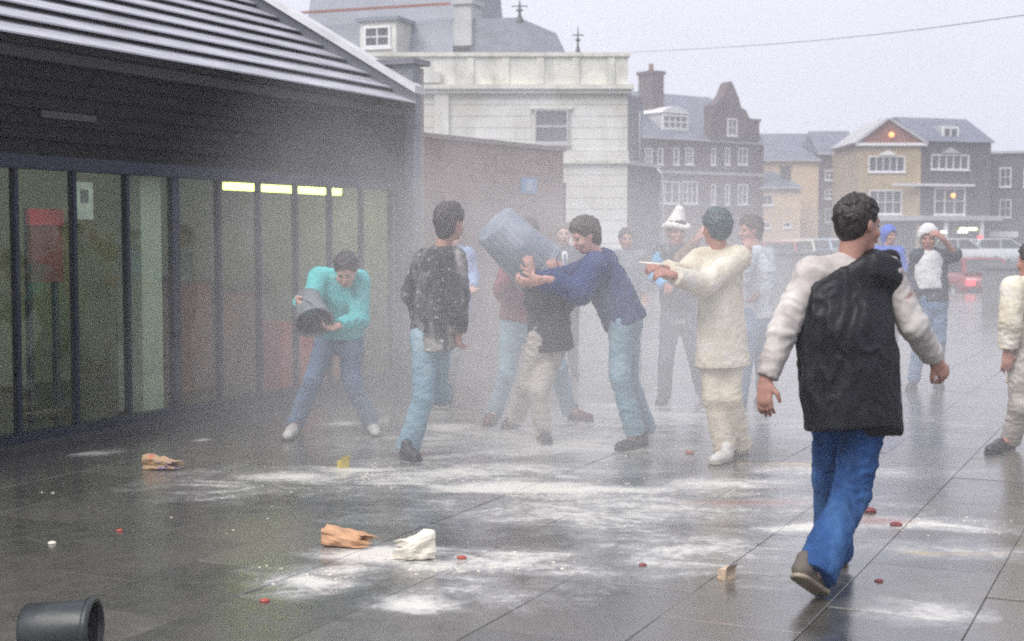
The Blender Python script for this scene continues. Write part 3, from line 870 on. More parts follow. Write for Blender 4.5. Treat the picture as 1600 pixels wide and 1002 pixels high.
# I: grey-brown house with mansard
fi = Facade(1438, 110, 1546, 112)
hi, ze = house('grey_brown_house', 'dark grey brown house with hipped slate roof, dormer and a lit bow window', fi, 222, 1490,
               [(1455, 241, 1514, 266, (5, 1)), (1460, 293, 1508, 336, (3, 2))], 'brick_grey')
zt2 = fi.p(1480, 187, 4)[1]
xa, xb, xm2 = -0.2, fi.L+0.25, fi.p(1500, 187, 4)[0]
v = [(xa, -0.3, ze), (xb, -0.3, ze), (xb, 9, ze), (xa, 9, ze), (xa, 3.2, zt2), (xm2, 3.2, zt2), (xm2, 5.8, zt2), (xa, 5.8, zt2)]
MB().add(v, [(0,1,5,4), (1,2,6,5), (2,3,7,6), (3,0,4,7), (4,5,6,7), (3,2,1,0)]).build('roof', M['slate2'], hi)
r = fi.rect(1472, 198, 1497, 219, 0.6)
MB().box(r[0], r[1], 0.6, 3.0, r[2]-0.4, r[3]+0.1).build('dormer', M['trimdull'], hi)
window(hi, r, 2, 1, 0.16, 0.12, y=-0.01, proud=0.12, off=0.6)
r = fi.rect(1470, 230, 1500, 240)
MB().prism([(r[0], r[2]), (r[1], r[2]), ((r[0]+r[1])/2, r[3])], -0.12, -0.001).build('pediment', M['trimdull'], hi)
z_ = fi.p(1490, 290)[1]
MB().box(-2.6, fi.L*0.75, -0.25, -0.001, z_-0.08, z_+0.1).build('balcony_rail', M['trim'], hi)
z_ = fi.p(1490, 341)[1]
MB().box(-0.1, fi.L+0.8, -0.5, -0.001, z_-0.2, z_+0.18).build('shop_fascia', M['trimdull'], hi)
for px in (1475, 1531):
    x = fi.p(px, 370)[0]
    MB().box(x-0.14, x+0.14, -0.3, -0.01, -0.3, z_-0.201).build('shop_pillar', M['trim'], hi)
r = fi.rect(1478, 346, 1528, 392)
MB().box(r[0], r[1], -0.05, -0.001, r[2], r[3]).build('shop_window', M['pane'], hi)
p = fi.p(1487, 306, -0.2)
lp = empty('window_lamp', fi.O + fi.ux*p[0] + fi.ny*(-0.4) + Vector((0, 0, p[1])), fi.rz)
tag(lp, 'glowing orange lamp at the upper bow window of the grey brown house', 'lamp')
MB().lathe([(0.01, -0.2), (0.17, -0.1), (0.2, 0), (0.17, 0.1), (0.01, 0.2)], 14).build('globe', M['lamp'], lp)
MB().box(-0.03, 0.03, 0.15, 0.39, -0.03, 0.03).build('bracket', M['iron'], lp)
for (a, b_, c, d, lb) in ((1500, 356, 1526, 360, 'long yellow lit strip light over the shop front'), (1497, 361, 1501, 364, 'small white lit shop spotlight, the one nearer the pillar'), (1504, 361, 1511, 364, 'small white lit shop spotlight under the yellow strip'), (1470, 361, 1478, 364, 'white lit strip at the left end of the shop front')):
    r = fi.rect(a, b_, c, d, -0.4)
    lp = empty('shop_light', fi.O + fi.ux*r[0] + fi.ny*(-0.45) + Vector((0, 0, r[2])), fi.rz)
    tag(lp, lb, 'light')
    MB().box(0, r[1]-r[0], 0, 0.08, 0, r[3]-r[2]).build('diffuser', M['lamp2'] if d == 360 else emit('white_tube', (1, 1, 0.9), 2.0), lp)
    MB().box(0, r[1]-r[0], 0.0801, 0.40, (r[3]-r[2])*0.4, (r[3]-r[2])*0.9).build('bracket', M['iron'], lp)
r = fi.rect(1529, 369, 1535, 377, -0.5)
lp = empty('red_shop_sign', fi.O + fi.ux*r[0] + fi.ny*(-0.5) + Vector((0, 0, r[2])), fi.rz); tag(lp, 'tiny glowing red sign on the shop pillar', 'sign')
MB().box(0, r[1]-r[0], 0, 0.12, 0, r[3]-r[2]).build('face', M['redlight'], lp)
MB().box(0.05, r[1]-r[0]-0.05, 0.1201, 0.2, 0.05, r[3]-r[2]-0.05).build('bracket', M['iron'], lp)
# J: far grey building at the right edge
fj = Facade(1546, 116, 1720, 112)
hj, ze = house('grey_street_house', 'dark grey flat-topped house at the right end of the street', fj, 240, 1580, [(1562, 262, 1580, 292, (2, 2)), (1562, 312, 1580, 340, (2, 2)), (1600, 262, 1618, 292, (2, 2))], 'brick_grey')
MB().box(-0.1, fj.L+0.1, -0.2, 8, ze+0.001, ze+0.2).build('parapet', M['trimdull'], hj)
r = fj.rect(1546, 362, 1592, 371)
MB().box(r[0], r[1], -0.4, -0.001, r[2], r[3]).build('shop_fascia', M['trim'], hj)
r = fj.rect(1552, 372, 1588, 398)
MB().box(r[0], r[1], -0.05, -0.002, r[2], r[3]).build('shop_window', M['pane'], hj)
r = fj.rect(1544, 374, 1552, 398)
MB().box(r[0], r[1], -0.3, -0.003, r[2]-0.2, r[3]).build('shop_pillar', M['trim'], hj)

# low walls that close the square
def low_wall(pxl, pxr, d, h, name, label, d2=None):
    f = Facade(pxl, d, pxr, d2 or d, 0.0)
    o = f.root(name); tag(o, label, 'wall')
    MB().box(0, f.L, 0, 0.4, -0.012, h).build('wall_body', M['concrete'], o)
    MB().box(-0.04, f.L+0.04, -0.04, 0.44, h+0.001, h+0.08).build('coping', M['concrete'], o)
low_wall(1196, 1352, 36, 1.15, 'low_wall', 'low grey concrete wall across the far edge of the square')
low_wall(1546, 1680, 28.5, 0.95, 'low_wall', 'low dark grey concrete wall at the right edge of the square')
MB_k = MB().box(-30, 40, 39.2, 39.6, -0.013, 0.02)
tag(MB_k.build('kerb', M['concrete']), 'far kerb of the square', None, None, 'structure')

# overhead wire
pts = [at(985+ (1640-985)*t, 82 + (18-82)*t + 10*math.sin(math.pi*t), 47 + (22-47)*t) for t in [i/16 for i in range(17)]]
o = MB().tube(pts, 0.007, 5).build('overhead_wire', M['iron'])
tag(o, 'thin overhead wire slanting up across the pale sky', 'wire')

# ------------------------------------------------------------------ people: signed-distance bodies and clothes
class Field:
    def __init__(s): s.ops = []; s.cuts = []
    def cone(s, a, b, ra, rb, k=0.02, f=None, sc=1.0, op='u', flat=False):
        s.ops.append(('c', np.array(a, float), np.array(b, float), ra, rb, k, None if f is None else np.array(f, float), sc, flat, op)); return s
    def ell(s, c, ax, r, k=0.02, op='u'):
        s.ops.append(('e', np.array(c, float), np.array(ax, float), np.array(r, float), k, op)); return s
    def cut(s, p, n): s.cuts.append((np.array(p, float), np.array(n, float))); return s
    def mesh(s, name, vox, origin, fold=0.0, ffreq=(9, 9, 6), fine=0.0, seed=0, joints=()):
        lo = np.full(3, 1e9); hi = -lo
        bbs = []
        for o in s.ops:
            if o[0] == 'c': mn = np.minimum(o[1], o[2]) - max(o[3], o[4]); mx = np.maximum(o[1], o[2]) + max(o[3], o[4])
            else: r_ = float(o[3].max()); mn, mx = o[1]-r_, o[1]+r_
            bbs.append((mn, mx))
            if o[-1] == 'u': lo = np.minimum(lo, mn); hi = np.maximum(hi, mx)
        lo -= 3*vox; hi += 3*vox
        N = np.ceil((hi-lo)/vox).astype(int)+1
        A = np.full(N, 1.0, np.float32)
        ax = [(lo[i] + vox*np.arange(N[i])).astype(np.float32) for i in range(3)]
        for o, (mn, mx) in zip(s.ops, bbs):
            k = o[5] if o[0] == 'c' else o[4]
            mg = k*1.5 + 3*vox
            i0 = np.clip(np.floor((mn-mg-lo)/vox).astype(int), 0, N-1); i1 = np.clip(np.ceil((mx+mg-lo)/vox).astype(int)+1, 1, N)
            if (i1 <= i0).any(): continue
            X = ax[0][i0[0]:i1[0], None, None]; Y = ax[1][None, i0[1]:i1[1], None]; Z = ax[2][None, None, i0[2]:i1[2]]
            if o[0] == 'c':
                a, b = o[1], o[2]; ba = b-a
                P = [X-np.float32(a[0]), Y-np.float32(a[1]), Z-np.float32(a[2])]
                if o[6] is not None:
                    f = o[6]; q = (P[0]*f[0]+P[1]*f[1]+P[2]*f[2])*(o[7]-1)
                    P = [P[j]+q*f[j] for j in range(3)]; ba = ba + (o[7]-1)*ba.dot(f)*f
                tu = (P[0]*ba[0]+P[1]*ba[1]+P[2]*ba[2])/max(ba.dot(ba), 1e-9)
                t = np.clip(tu, 0, 1)
                d = np.sqrt((P[0]-t*ba[0])**2+(P[1]-t*ba[1])**2+(P[2]-t*ba[2])**2) - (o[3]+(o[4]-o[3])*t)
                if o[8]: d = np.maximum(d, (tu-1)*float(np.linalg.norm(ba)))
            else:
                c, E, r_ = o[1], o[2], o[3]
                P = [X-np.float32(c[0]), Y-np.float32(c[1]), Z-np.float32(c[2])]
                g = 0
                for j in range(3): g = g + ((P[0]*E[j][0]+P[1]*E[j][1]+P[2]*E[j][2])/r_[j])**2
                d = (np.sqrt(g)-1)*float(r_.min())
            sl = A[i0[0]:i1[0], i0[1]:i1[1], i0[2]:i1[2]]
            d = np.broadcast_to(d, sl.shape)
            if o[-1] == 'u':
                h = np.clip(0.5+0.5*(sl-d)/k, 0, 1); sl[...] = sl*(1-h)+d*h-k*h*(1-h)
            else:      # smooth subtraction
                h = np.clip(0.5-0.5*(sl+d)/k, 0, 1); sl[...] = sl*(1-h)-d*h+k*h*(1-h)
        for p, n_ in s.cuts:
            n_ = n_/np.linalg.norm(n_)
            d = (ax[0][:, None, None]-p[0])*n_[0]+(ax[1][None, :, None]-p[1])*n_[1]+(ax[2][None, None, :]-p[2])*n_[2]
            np.maximum(A, d.astype(np.float32), out=A)
        for j in range(3):
            for e in (0, -1):
                sl = [slice(None)]*3; sl[j] = e; A[tuple(sl)] = 1.0
        V, F = surface_nets(A)
        V = V*vox + lo
        if fold or fine:
            Nn = vnormals(V, F)
            if fold:
                q = V*np.array(ffreq)
                w = perlin(V*3.0+seed, seed)
                w2 = perlin(V*6.0+seed*2, seed+3)
                r1 = 1-np.abs(perlin(q*1.25 + w[:, None]*1.6 + seed*3.1, seed))*2.2
                r2 = 1-np.abs(perlin(q*np.array([2.0, 2.0, 3.2])+w2[:, None]*1.2+7, seed+1))*2.2
                r3 = perlin(q*0.7+11, seed+4)
                amp = np.clip(0.75+1.2*perlin(V*2.2+seed*5, seed+8), 0.25, 1.5)
                V = V + Nn*(fold*0.55*(np.sign(r1)*np.abs(r1)**1.4-0.5)*amp + fold*0.5*(np.clip(r2, 0, 1)**1.7-0.3)*amp + fold*0.6*r3)[:, None]
            for jc, jax, jr in joints:
                q = V-jc; t_ = q@jax
                w_ = np.exp(-((q**2).sum(1))/(jr*jr))
                ph = perlin(V*9+seed, seed+6)*2.2 + perlin(V*4, seed+7)*2
                sid = np.cross(jax, [0.3, 0.8, 0.5]); t_ = t_ + 0.45*(q@sid)
                gate = np.clip(0.35+1.6*perlin(V*7+3, seed+11), 0, 1)
                V = V + Nn*(0.0085*w_*gate*(np.abs(np.sin(t_*math.pi/0.05+ph*1.5))-0.55))[:, None]
            if fine:
                V = V + Nn*(fine*(perlin(V*38, seed+2) + 0.6*perlin(V*80, seed+5)))[:, None]
        return np_mesh(name, V-np.array(origin), F)

def surface_nets(A):
    I = A < 0
    n = I[:-1, :-1, :-1].astype(np.int8)
    cnt = np.zeros(n.shape, np.int8)
    cs = [(i, j, k) for i in (0, 1) for j in (0, 1) for k in (0, 1)]
    sh = A.shape
    for i, j, k in cs: cnt += I[i:sh[0]-1+i, j:sh[1]-1+j, k:sh[2]-1+k]
    act = (cnt > 0) & (cnt < 8)
    idx = np.argwhere(act)
    vid = np.full(act.shape, -1, np.int32); vid[act] = np.arange(len(idx))
    vals = np.stack([A[idx[:, 0]+i, idx[:, 1]+j, idx[:, 2]+k] for i, j, k in cs], 1)
    pos = np.zeros((len(idx), 3)); c = np.zeros(len(idx))
    for a in range(8):
        for b in range(a+1, 8):
            da = np.array(cs[b])-np.array(cs[a])
            if np.abs(da).sum() != 1: continue
            va, vb = vals[:, a], vals[:, b]
            m = (va < 0) != (vb < 0)
            t = np.where(m, va/np.where(m, va-vb, 1), 0)
            pos += np.where(m[:, None], np.array(cs[a])+t[:, None]*da, 0); c += m
    V = idx + pos/c[:, None]
    Fs = []
    for axn in range(3):
        s0 = [slice(1, -1)]*3; s1 = [slice(1, -1)]*3
        s0[axn] = slice(0, -1); s1[axn] = slice(1, None)
        a, b = I[tuple(s0)], I[tuple(s1)]
        e = np.argwhere(a != b)
        off = np.ones(3, int); off[axn] = 0
        e = e + off
        flip = I[e[:, 0], e[:, 1], e[:, 2]]
        u, w = [(1, 2), (2, 0), (0, 1)][axn]
        q = []
        for du, dw in ((-1, -1), (0, -1), (0, 0), (-1, 0)):
            g = e.copy(); g[:, u] += du; g[:, w] += dw
            q.append(vid[g[:, 0], g[:, 1], g[:, 2]])
        q = np.stack(q, 1)
        q[~flip] = q[~flip][:, ::-1]
        Fs.append(q)
    return V, np.concatenate(Fs)

def vnormals(V, F):
    n = np.cross(V[F[:, 2]]-V[F[:, 0]], V[F[:, 3]]-V[F[:, 1]])
    N = np.zeros_like(V)
    for j in range(4): np.add.at(N, F[:, j], n)
    return N/np.maximum(np.linalg.norm(N, axis=1, keepdims=True), 1e-12)

def perlin(P, seed=0):
    i = np.floor(P).astype(np.int64); f = P-i
    u = f*f*f*(f*(f*6-15)+10)
    def grad(di):
        h = (i+di)
        x = (h[:, 0]*374761393 + h[:, 1]*668265263 + h[:, 2]*2147483647 + int(seed)*974634777) & 0xffffffff
        x = ((x ^ (x >> 13))*1274126177) & 0xffffffff
        x = x ^ (x >> 16)
        g = np.stack([((x >> s) & 255)/127.5-1 for s in (0, 8, 16)], 1)
        return (g*(f-np.array(di))).sum(1)
    r = 0
    for a in (0, 1):
        for b in (0, 1):
            for c in (0, 1):
                w = (u[:, 0] if a else 1-u[:, 0])*(u[:, 1] if b else 1-u[:, 1])*(u[:, 2] if c else 1-u[:, 2])
                r = r + w*grad((a, b, c))
    return r

NV = lambda v: np.array(v, float)/np.linalg.norm(v)

def cloth(name, col, rough=0.85, var=0.2, scale=5, bst=0.04, stains=(), bs=140):
    return mat(name, col, rough, var, scale, bs, bst, 0.004, spec=0.25, stains=stains)
FLOUR = (0.66, 0.63, 0.57)
SK = mat('skin', (0.43, 0.235, 0.185), 0.5, 0.12, 14, 60, 0.08, 0.003)
SKP = mat('pale_skin', (0.55, 0.32, 0.26), 0.5, 0.12, 14, 60, 0.08, 0.003)
SKD = mat('ruddy_skin', (0.40, 0.19, 0.14), 0.5, 0.12, 14, 60, 0.08, 0.003)
def hairm(name, col): return mat(name, col, 0.5, 0.4, 30, 160, 0.6, 0.006, stretch=(1, 1, 0.35))
H_DK = hairm('dark_hair', (0.022, 0.017, 0.015)); H_BR = hairm('brown_hair', (0.045, 0.028, 0.02)); H_BL = hairm('fair_hair', (0.12, 0.075, 0.045))
EYE = mat('eye_dark', (0.05, 0.04, 0.04), 0.2, 0.1); LIP = mat('lip', (0.34, 0.10, 0.09), 0.45, 0.1)

def hand(fd, W, D, N, sc=1.0, curl=0.6, thumb=1, k=0.008):
    """palm and five fingers from wrist W along D; fingers curl towards N; thumb on side +-S"""
    W, D = np.array(W, float), NV(D); N = NV(np.array(N, float)-D*np.dot(N, D)); Sd = np.cross(D, N)
    fd.cone(W, W+D*0.035*sc, 0.027*sc, 0.034*sc, 0.02, N, 1.5)
    fd.cone(W+D*0.035*sc, W+D*0.08*sc, 0.036*sc, 0.036*sc, 0.015, N, 2.0)
    for q, ln in ((-0.030, 0.066), (-0.010, 0.082), (0.010, 0.088), (0.029, 0.075)):
        q *= -thumb
        p0 = W + D*0.085*sc + Sd*q*sc
        d1 = NV(D*math.cos(curl*0.6)+N*math.sin(curl*0.6)+Sd*q*2.2)
        p1 = p0 + d1*ln*0.52*sc
        d2 = NV(D*math.cos(curl*1.7)+N*math.sin(curl*1.7)+Sd*q*1.0)
        p2 = p1 + d2*ln*0.5*sc
        fd.cone(p0-d1*0.015, p1, 0.0098*sc, 0.0090*sc, k).cone(p1, p2, 0.0090*sc, 0.0075*sc, 0.004)
    t0 = W + D*0.025*sc + Sd*0.026*sc*thumb
    d1 = NV(D*0.75+Sd*0.75*thumb+N*0.25); t1 = t0+d1*0.045*sc
    d2 = NV(D*0.95+Sd*0.15*thumb+N*(0.25+0.3*curl)); t2 = t1+d2*0.036*sc
    fd.cone(t0, t1, 0.0135*sc, 0.0115*sc, 0.012).cone(t1, t2, 0.0112*sc, 0.0088*sc, 0.004)

def head_frame(Fh, up=(0, 0, 1)):
    f = NV(Fh); s_ = NV(np.cross(f, up)); u = np.cross(s_, f)
    return f, s_, u      # forward, right-hand side, up

def head_prims(fd, C, Fh, sc=1.0, up=(0, 0, 1)):
    f, s_, u = head_frame(Fh, up); E = [s_, f, u]; C = np.array(C, float)
    P = lambda a, b, c: C + (s_*a + f*b + u*c)*sc
    fd.ell(P(0, -0.012, 0.03), E, np.array([0.074, 0.094, 0.088])*sc, 0.02)
    fd.ell(P(0, 0.026, -0.030), E, np.array([0.062, 0.066, 0.086])*sc, 0.025)
    fd.cone(P(-0.02, 0.052, -0.098), P(0.02, 0.052, -0.098), 0.022*sc, 0.022*sc, 0.03)
    fd.cone(P(-0.035, 0.072, 0.022), P(0.035, 0.072, 0.022), 0.014*sc, 0.014*sc, 0.02)
    for sg in (-1, 1):
        fd.ell(P(sg*0.032, 0.098, 0.0), E, np.array([0.017, 0.016, 0.010])*sc, 0.012, 'd')
        fd.ell(P(sg*0.076, -0.005, -0.005), [NV(s_+f*0.4*sg), f, u], np.array([0.010, 0.018, 0.031])*sc, 0.008)
        fd.ell(P(sg*0.04, 0.07, -0.035), E, np.array([0.02, 0.02, 0.02])*sc, 0.02)
    fd.cone(P(0, 0.088, 0.008), P(0, 0.108, -0.034), 0.008*sc, 0.0135*sc, 0.010)
    fd.cone(P(-0.022, 0.092, -0.066), P(0.022, 0.092, -0.066), 0.0085*sc, 0.0085*sc, 0.010)

def face_parts(root, org, C, Fh, hm, sc=1.0, up=(0, 0, 1), vox=0.004):
    f, s_, u = head_frame(Fh, up); E = [s_, f, u]; C = np.array(C, float)
    P = lambda a, b, c: C + (s_*a + f*b + u*c)*sc
    for sg in (-1, 1):
        fd = Field(); fd.ell(P(sg*0.031, 0.080, 0.0), E, np.array([0.014, 0.012, 0.0085])*sc, 0.005)
        link('eye', fd.mesh('eye', vox*0.9, org), EYE, root, (0, 0, 0))
        fd = Field(); fd.cone(P(sg*0.014, 0.088, 0.023), P(sg*0.048, 0.076, 0.024), 0.0055*sc, 0.0045*sc, 0.004)
        link('eyebrow', fd.mesh('eyebrow', vox, org), hm, root, (0, 0, 0))
    fd = Field(); fd.cone(P(-0.022, 0.096, -0.066), P(0.022, 0.096, -0.066), 0.0075*sc, 0.0075*sc, 0.004)
    link('lips', fd.mesh('lips', vox, org), LIP, root, (0, 0, 0))

def hair_field(C, Fh, sc=1.0, grow=0.014, up=(0, 0, 1), back=0.0, fringe=0.0, tufts=170, seed=0, hood=False):
    f, s_, u = head_frame(Fh, up); E = [s_, f, u]; C = np.array(C, float)
    P = lambda a, b, c: C + (s_*a + f*b + u*c)*sc
    fd = Field()
    g = grow if hood else grow*0.85
    fd.ell(P(0, -0.014, 0.034), E, (np.array([0.074, 0.094, 0.088])+g)*sc, 0.02)
    fd.ell(P(0, -0.050, -0.015-back*0.5), E, (np.array([0.062, 0.054, 0.066+back])+g*0.6)*sc, 0.03)
    if hood:
        fd.ell(P(0, 0.085, -0.045-fringe), E, np.array([0.085, 0.085, 0.10])*sc, 0.012, 'd')
        return fd
    fd.ell(P(0, 0.105, -0.030-fringe), E, np.array([0.11, 0.092, 0.105])*sc, 0.014, 'd')
    for sg in (-1, 1): fd.ell(P(sg*0.09, 0.012, -0.035), E, np.array([0.04, 0.034, 0.055])*sc, 0.01, 'd')
    r_ = np.random.default_rng(seed+100)
    n = 0
    while n < tufts:
        d = r_.normal(size=3); d /= np.linalg.norm(d)
        if d[2] < -0.25 - back*4 or (d[1] > 0.25 and d[2] < 0.45 + fringe*3) or (abs(d[0]) > 0.6 and d[1] > -0.1 and d[2] < 0.15): continue
        n += 1
        R0 = np.array([0.074, 0.094, 0.088]) + g*0.75
        p = d*R0 + np.array([0, -0.014, 0.034])
        flow = np.array([d[0]*0.25, -0.75*(1-d[2]) + 0.55*d[2]*(1 if d[1] > -0.2 else -0.6), -0.9*(1-max(d[2], 0)) + 0.05]) + r_.normal(size=3)*0.35
        flow -= d*flow.dot(d)*0.9; flow /= np.linalg.norm(flow)
        e = p + flow*r_.uniform(0.02, 0.042) + d*(0.003+grow*r_.uniform(0.0, 0.35))
        fd.cone(P(*p), P(*e), 0.0095*sc, 0.0035*sc, 0.006)
    return fd

def shoe(root, org, heel, toe, mt, solemt, up=(0, 0, 1), sc=1.0):
    heel, toe = np.array(heel, float), np.array(toe, float)
    d = NV(toe-heel); up = np.array(up, float); up = NV(up-d*up.dot(d))
    fd = Field()
    h = heel+d*0.035+up*0.048; t = toe-d*0.045+up*0.036
    fd.cone(h, h+(t-h)*0.5, 0.042*sc, 0.046*sc, 0.02).cone(h+(t-h)*0.5, t, 0.046*sc, 0.040*sc, 0.02, up, 1.15)
    fd.cone(h+up*0.01+d*0.01, h+up*0.055+d*0.015, 0.042*sc, 0.04*sc, 0.02)
    fd.cut(heel+up*0.014, -up)
    o = link('shoe', fd.mesh('shoe', 0.009, org, 0.003, (25, 25, 25), seed=3), mt, root, (0, 0, 0))
    fd = Field()
    fd.cone(h-up*0.03, t-up*0.02, 0.046*sc, 0.047*sc, 0.01)
    fd.cut(heel+up*0.002, -up).cut(heel+up*0.022, up)
    link('sole', fd.mesh('sole', 0.008, org), solemt, o, (0, 0, 0))

def person(label, D, j, F, top, legs, shoes=None, Fh=None, skin=None, hair=None, hopt=None, hands=(None, None), up=(0, 0, 1),
           vox=0.0085, gv=0.0095, face=True, hsc=1.0, seed=1, topname='jacket', legname='trousers', sleeve=None, hood=None):
    """j: joints as (px, py, dy) at depth D+dy, or Vector; F: torso facing; top = dict(mat, grow, hem, flare, sl)"""
    skin = skin or SK
    J = {}
    for k_, v in j.items():
        J[k_] = np.array(v if len(v) == 3 and isinstance(v, Vector) else at(v[0], v[1], D+(v[2] if len(v) > 2 else 0)), float)
    Fh = F if Fh is None else Fh
    org = np.array([(J['heelA'][0]+J['heelB'][0])/2, (J['heelA'][1]+J['heelB'][1])/2, 0.0])
    sA, sB, pel = J['shA'], J['shB'], J['pel']
    mid = (sA+sB)/2
    spine = NV(mid-pel); F = np.array(F, float); fx = NV(F-spine*F.dot(spine))
    chest = mid+(pel-mid)*0.28; belly = mid+(pel-mid)*0.65
    nb = mid+spine*0.02
    hd = J['head']
    f_, s_, u_ = head_frame(Fh, up)
    nk = hd - u_*0.055*hsc - f_*0.02
    ankA, ankB = J['ankA'], J['ankB']
    # ---- body
    b = Field()
    b.cone(chest, belly, 0.13, 0.115, 0.03, fx, 1.35).cone(belly, pel, 0.115, 0.125, 0.03, fx, 1.3)
    b.cone(sA, sB, 0.05, 0.05, 0.03)
    b.cone(nb-spine*0.03, nk, 0.062*hsc, 0.056*hsc, 0.03)
    head_prims(b, hd, Fh, hsc, up)
    for q in 'AB':
        b.cone(J['sh'+q], J['el'+q], 0.046, 0.037, 0.02).cone(J['el'+q], J['wr'+q], 0.038, 0.026, 0.02)
        b.cone(J['hip'+q], J['kn'+q], 0.075, 0.052, 0.03).cone(J['kn'+q], J['ank'+q], 0.05, 0.036, 0.02)
        b.cone(J['ank'+q], J['toe'+q]*0.6+J['heel'+q]*0.4+np.array([0, 0, 0.03]), 0.036, 0.026, 0.02)
    for q, h_ in zip('AB', hands):
        dflt = J['wr'+q]-J['el'+q]
        if h_ is None: h_ = {}
        hand(b, J['wr'+q], h_.get('D', dflt), h_.get('N', fx), h_.get('sc', 1.0), h_.get('curl', 0.55), h_.get('thumb', 1 if q == 'A' else -1))
    root = link('person', b.mesh('person_body', vox, org), skin, None, Vector(org))
    tag(root, label, 'person')
    # ---- trousers
    g = legs.get('grow', 0.016); fl = legs.get('flare', 0.0)
    t = Field()
    for q in 'AB':
        t.cone(J['hip'+q]+spine*0.02, J['kn'+q], 0.082+g, 0.054+g, 0.03)
        end = J['ank'+q] + NV(J['ank'+q]-J['kn'+q])*legs.get('low', 0.03)
        t.cone(J['kn'+q], end, 0.053+g, 0.043+g+fl, 0.025, flat=True)
    t.cone(pel+spine*0.1, pel-spine*0.02, 0.125+g, 0.13+g, 0.04, fx, 1.25)
    jl = []
    for q in 'AB':
        jl += [(J['kn'+q], NV(J['hip'+q]-J['ank'+q]), 0.13), (J['ank'+q]+NV(J['kn'+q]-J['ank'+q])*0.07, NV(J['kn'+q]-J['ank'+q]), 0.12), (J['hip'+q]-spine*0.06, NV(spine+0.5*(J['kn'+q]-J['hip'+q])), 0.12)]
    link(legname, t.mesh(legname, gv, org, legs.get('fold', 0.014), legs.get('ff', (7, 7, 9)), 0.001, seed, jl), legs['mat'], root, (0, 0, 0))
    # ---- top
    g = top.get('grow', 0.02)
    c = Field()
    c.cone(chest, belly, 0.142+g, 0.135+g, 0.04, fx, 1.3)
    c.cone(sA, sB, 0.048+g, 0.048+g, 0.05)
    for q_ in (sA, sB): c.cone(nb+spine*0.03, q_+spine*0.01, 0.05, 0.04+g*0.6, 0.04)
    c.cone(nb-spine*0.05, nb+spine*0.015, 0.085+g*0.5, 0.068, 0.03)
    hem = np.array(J['hem'], float) if 'hem' in J else pel-spine*0.04
    c.cone(belly, hem, 0.135+g, 0.14+g+top.get('flare', 0.0), 0.04, fx, 1.22, flat=True)
    sl = top.get('sl', (1.0, 1.0))
    for q, ln in zip('AB', sl):
        if ln <= 0: continue
        e, w = J['el'+q], J['wr'+q]
        c.cone(J['sh'+q], e, 0.056+g, 0.046+g, 0.03)
        if ln > 0.5: c.cone(e, e+(w-e)*0.94*ln, 0.045+g, 0.034+g*0.8, 0.02, flat=True)
    jl = [(belly, spine, 0.2)]
    for q in 'AB': jl += [(J['el'+q], NV(J['sh'+q]-J['wr'+q]), 0.12), (J['wr'+q]+NV(J['el'+q]-J['wr'+q])*0.06, NV(J['el'+q]-J['wr'+q]), 0.09), (J['sh'+q]-spine*0.09, NV(spine*0.6+(mid-J['sh'+q])*2), 0.1)]
    o = link(topname, c.mesh(topname, gv, org, top.get('fold', 0.014), top.get('ff', (8, 8, 6)), 0.001, seed+5, jl), top['mat'], root, (0, 0, 0))
    # ---- shoes, hair, face
    sm, so = shoes
    for q in 'AB': shoe(root, org, J['heel'+q], J['toe'+q], sm, so, J.get('up'+q, (0, 0, 1)))
    ho = dict(hopt or {})
    if hair is not None:
        hf_ = hair_field(hd, Fh, hsc, ho.get('grow', 0.014), up, ho.get('back', 0.0), ho.get('fringe', 0.0), seed=seed, hood='name' in ho)
        link(ho.get('name', 'hair'), hf_.mesh('hair', 0.0065, org, 0.0, fine=ho.get('fine', 0.007)*(0.6 if 'name' not in ho else 1), seed=seed+9), hair, root, (0, 0, 0))
    if face: face_parts(root, org, hd, Fh, hair if hair is not None else H_DK, hsc, up)
    return root, J, org, dict(fx=fx, spine=spine, chest=chest, belly=belly, mid=mid, pel=pel, f=f_, s=s_, u=u_)

def G(px, py): return Vector(ground(px, py))
def V3(a): return Vector([float(x) for x in a])

# clothing materials
JEAN_L = cloth('pale_jeans', (0.21, 0.33, 0.40), stains=[((0.34, 0.42, 0.46), 5, 0.5, 0.75)])
JEAN_M = cloth('blue_jeans', (0.10, 0.17, 0.27), stains=[((0.20, 0.27, 0.36), 5, 0.52, 0.78)])
JEAN_B = cloth('bright_blue_jeans', (0.022, 0.070, 0.20), var=0.35, stains=[((0.07, 0.16, 0.33), 5, 0.48, 0.8, (1, 1, 0.35)), ((0.012, 0.03, 0.09), 7, 0.55, 0.8, (1, 1, 0.3))])
TEAL = cloth('teal_sweater_knit', (0.10, 0.48, 0.48), var=0.15, bs=90, bst=0.06, stains=[((0.30, 0.62, 0.62), 6, 0.55, 0.8)])
DARKJ = cloth('floury_dark_jacket', (0.035, 0.037, 0.045), stains=[((0.13, 0.13, 0.13), 4, 0.48, 0.8), ((0.40, 0.38, 0.36), 4, 0.50, 0.72, (1, 1, 0.6)), (FLOUR, 22, 0.60, 0.72)])
MAROON = cloth('maroon_knit', (0.20, 0.045, 0.065), stains=[((0.35, 0.18, 0.18), 6, 0.6, 0.8)])
DKCOAT = cloth('dark_overcoat', (0.05, 0.05, 0.058), stains=[(FLOUR, 12, 0.64, 0.74)])
CREAMT = cloth('stained_pale_trousers', (0.56, 0.52, 0.46), stains=[((0.28, 0.24, 0.20), 5, 0.54, 0.8), ((0.32, 0.06, 0.06), 4, 0.62, 0.72)])
NAVY = cloth('navy_jacket', (0.03, 0.05, 0.14), stains=[((0.10, 0.12, 0.2), 5, 0.55, 0.8)])
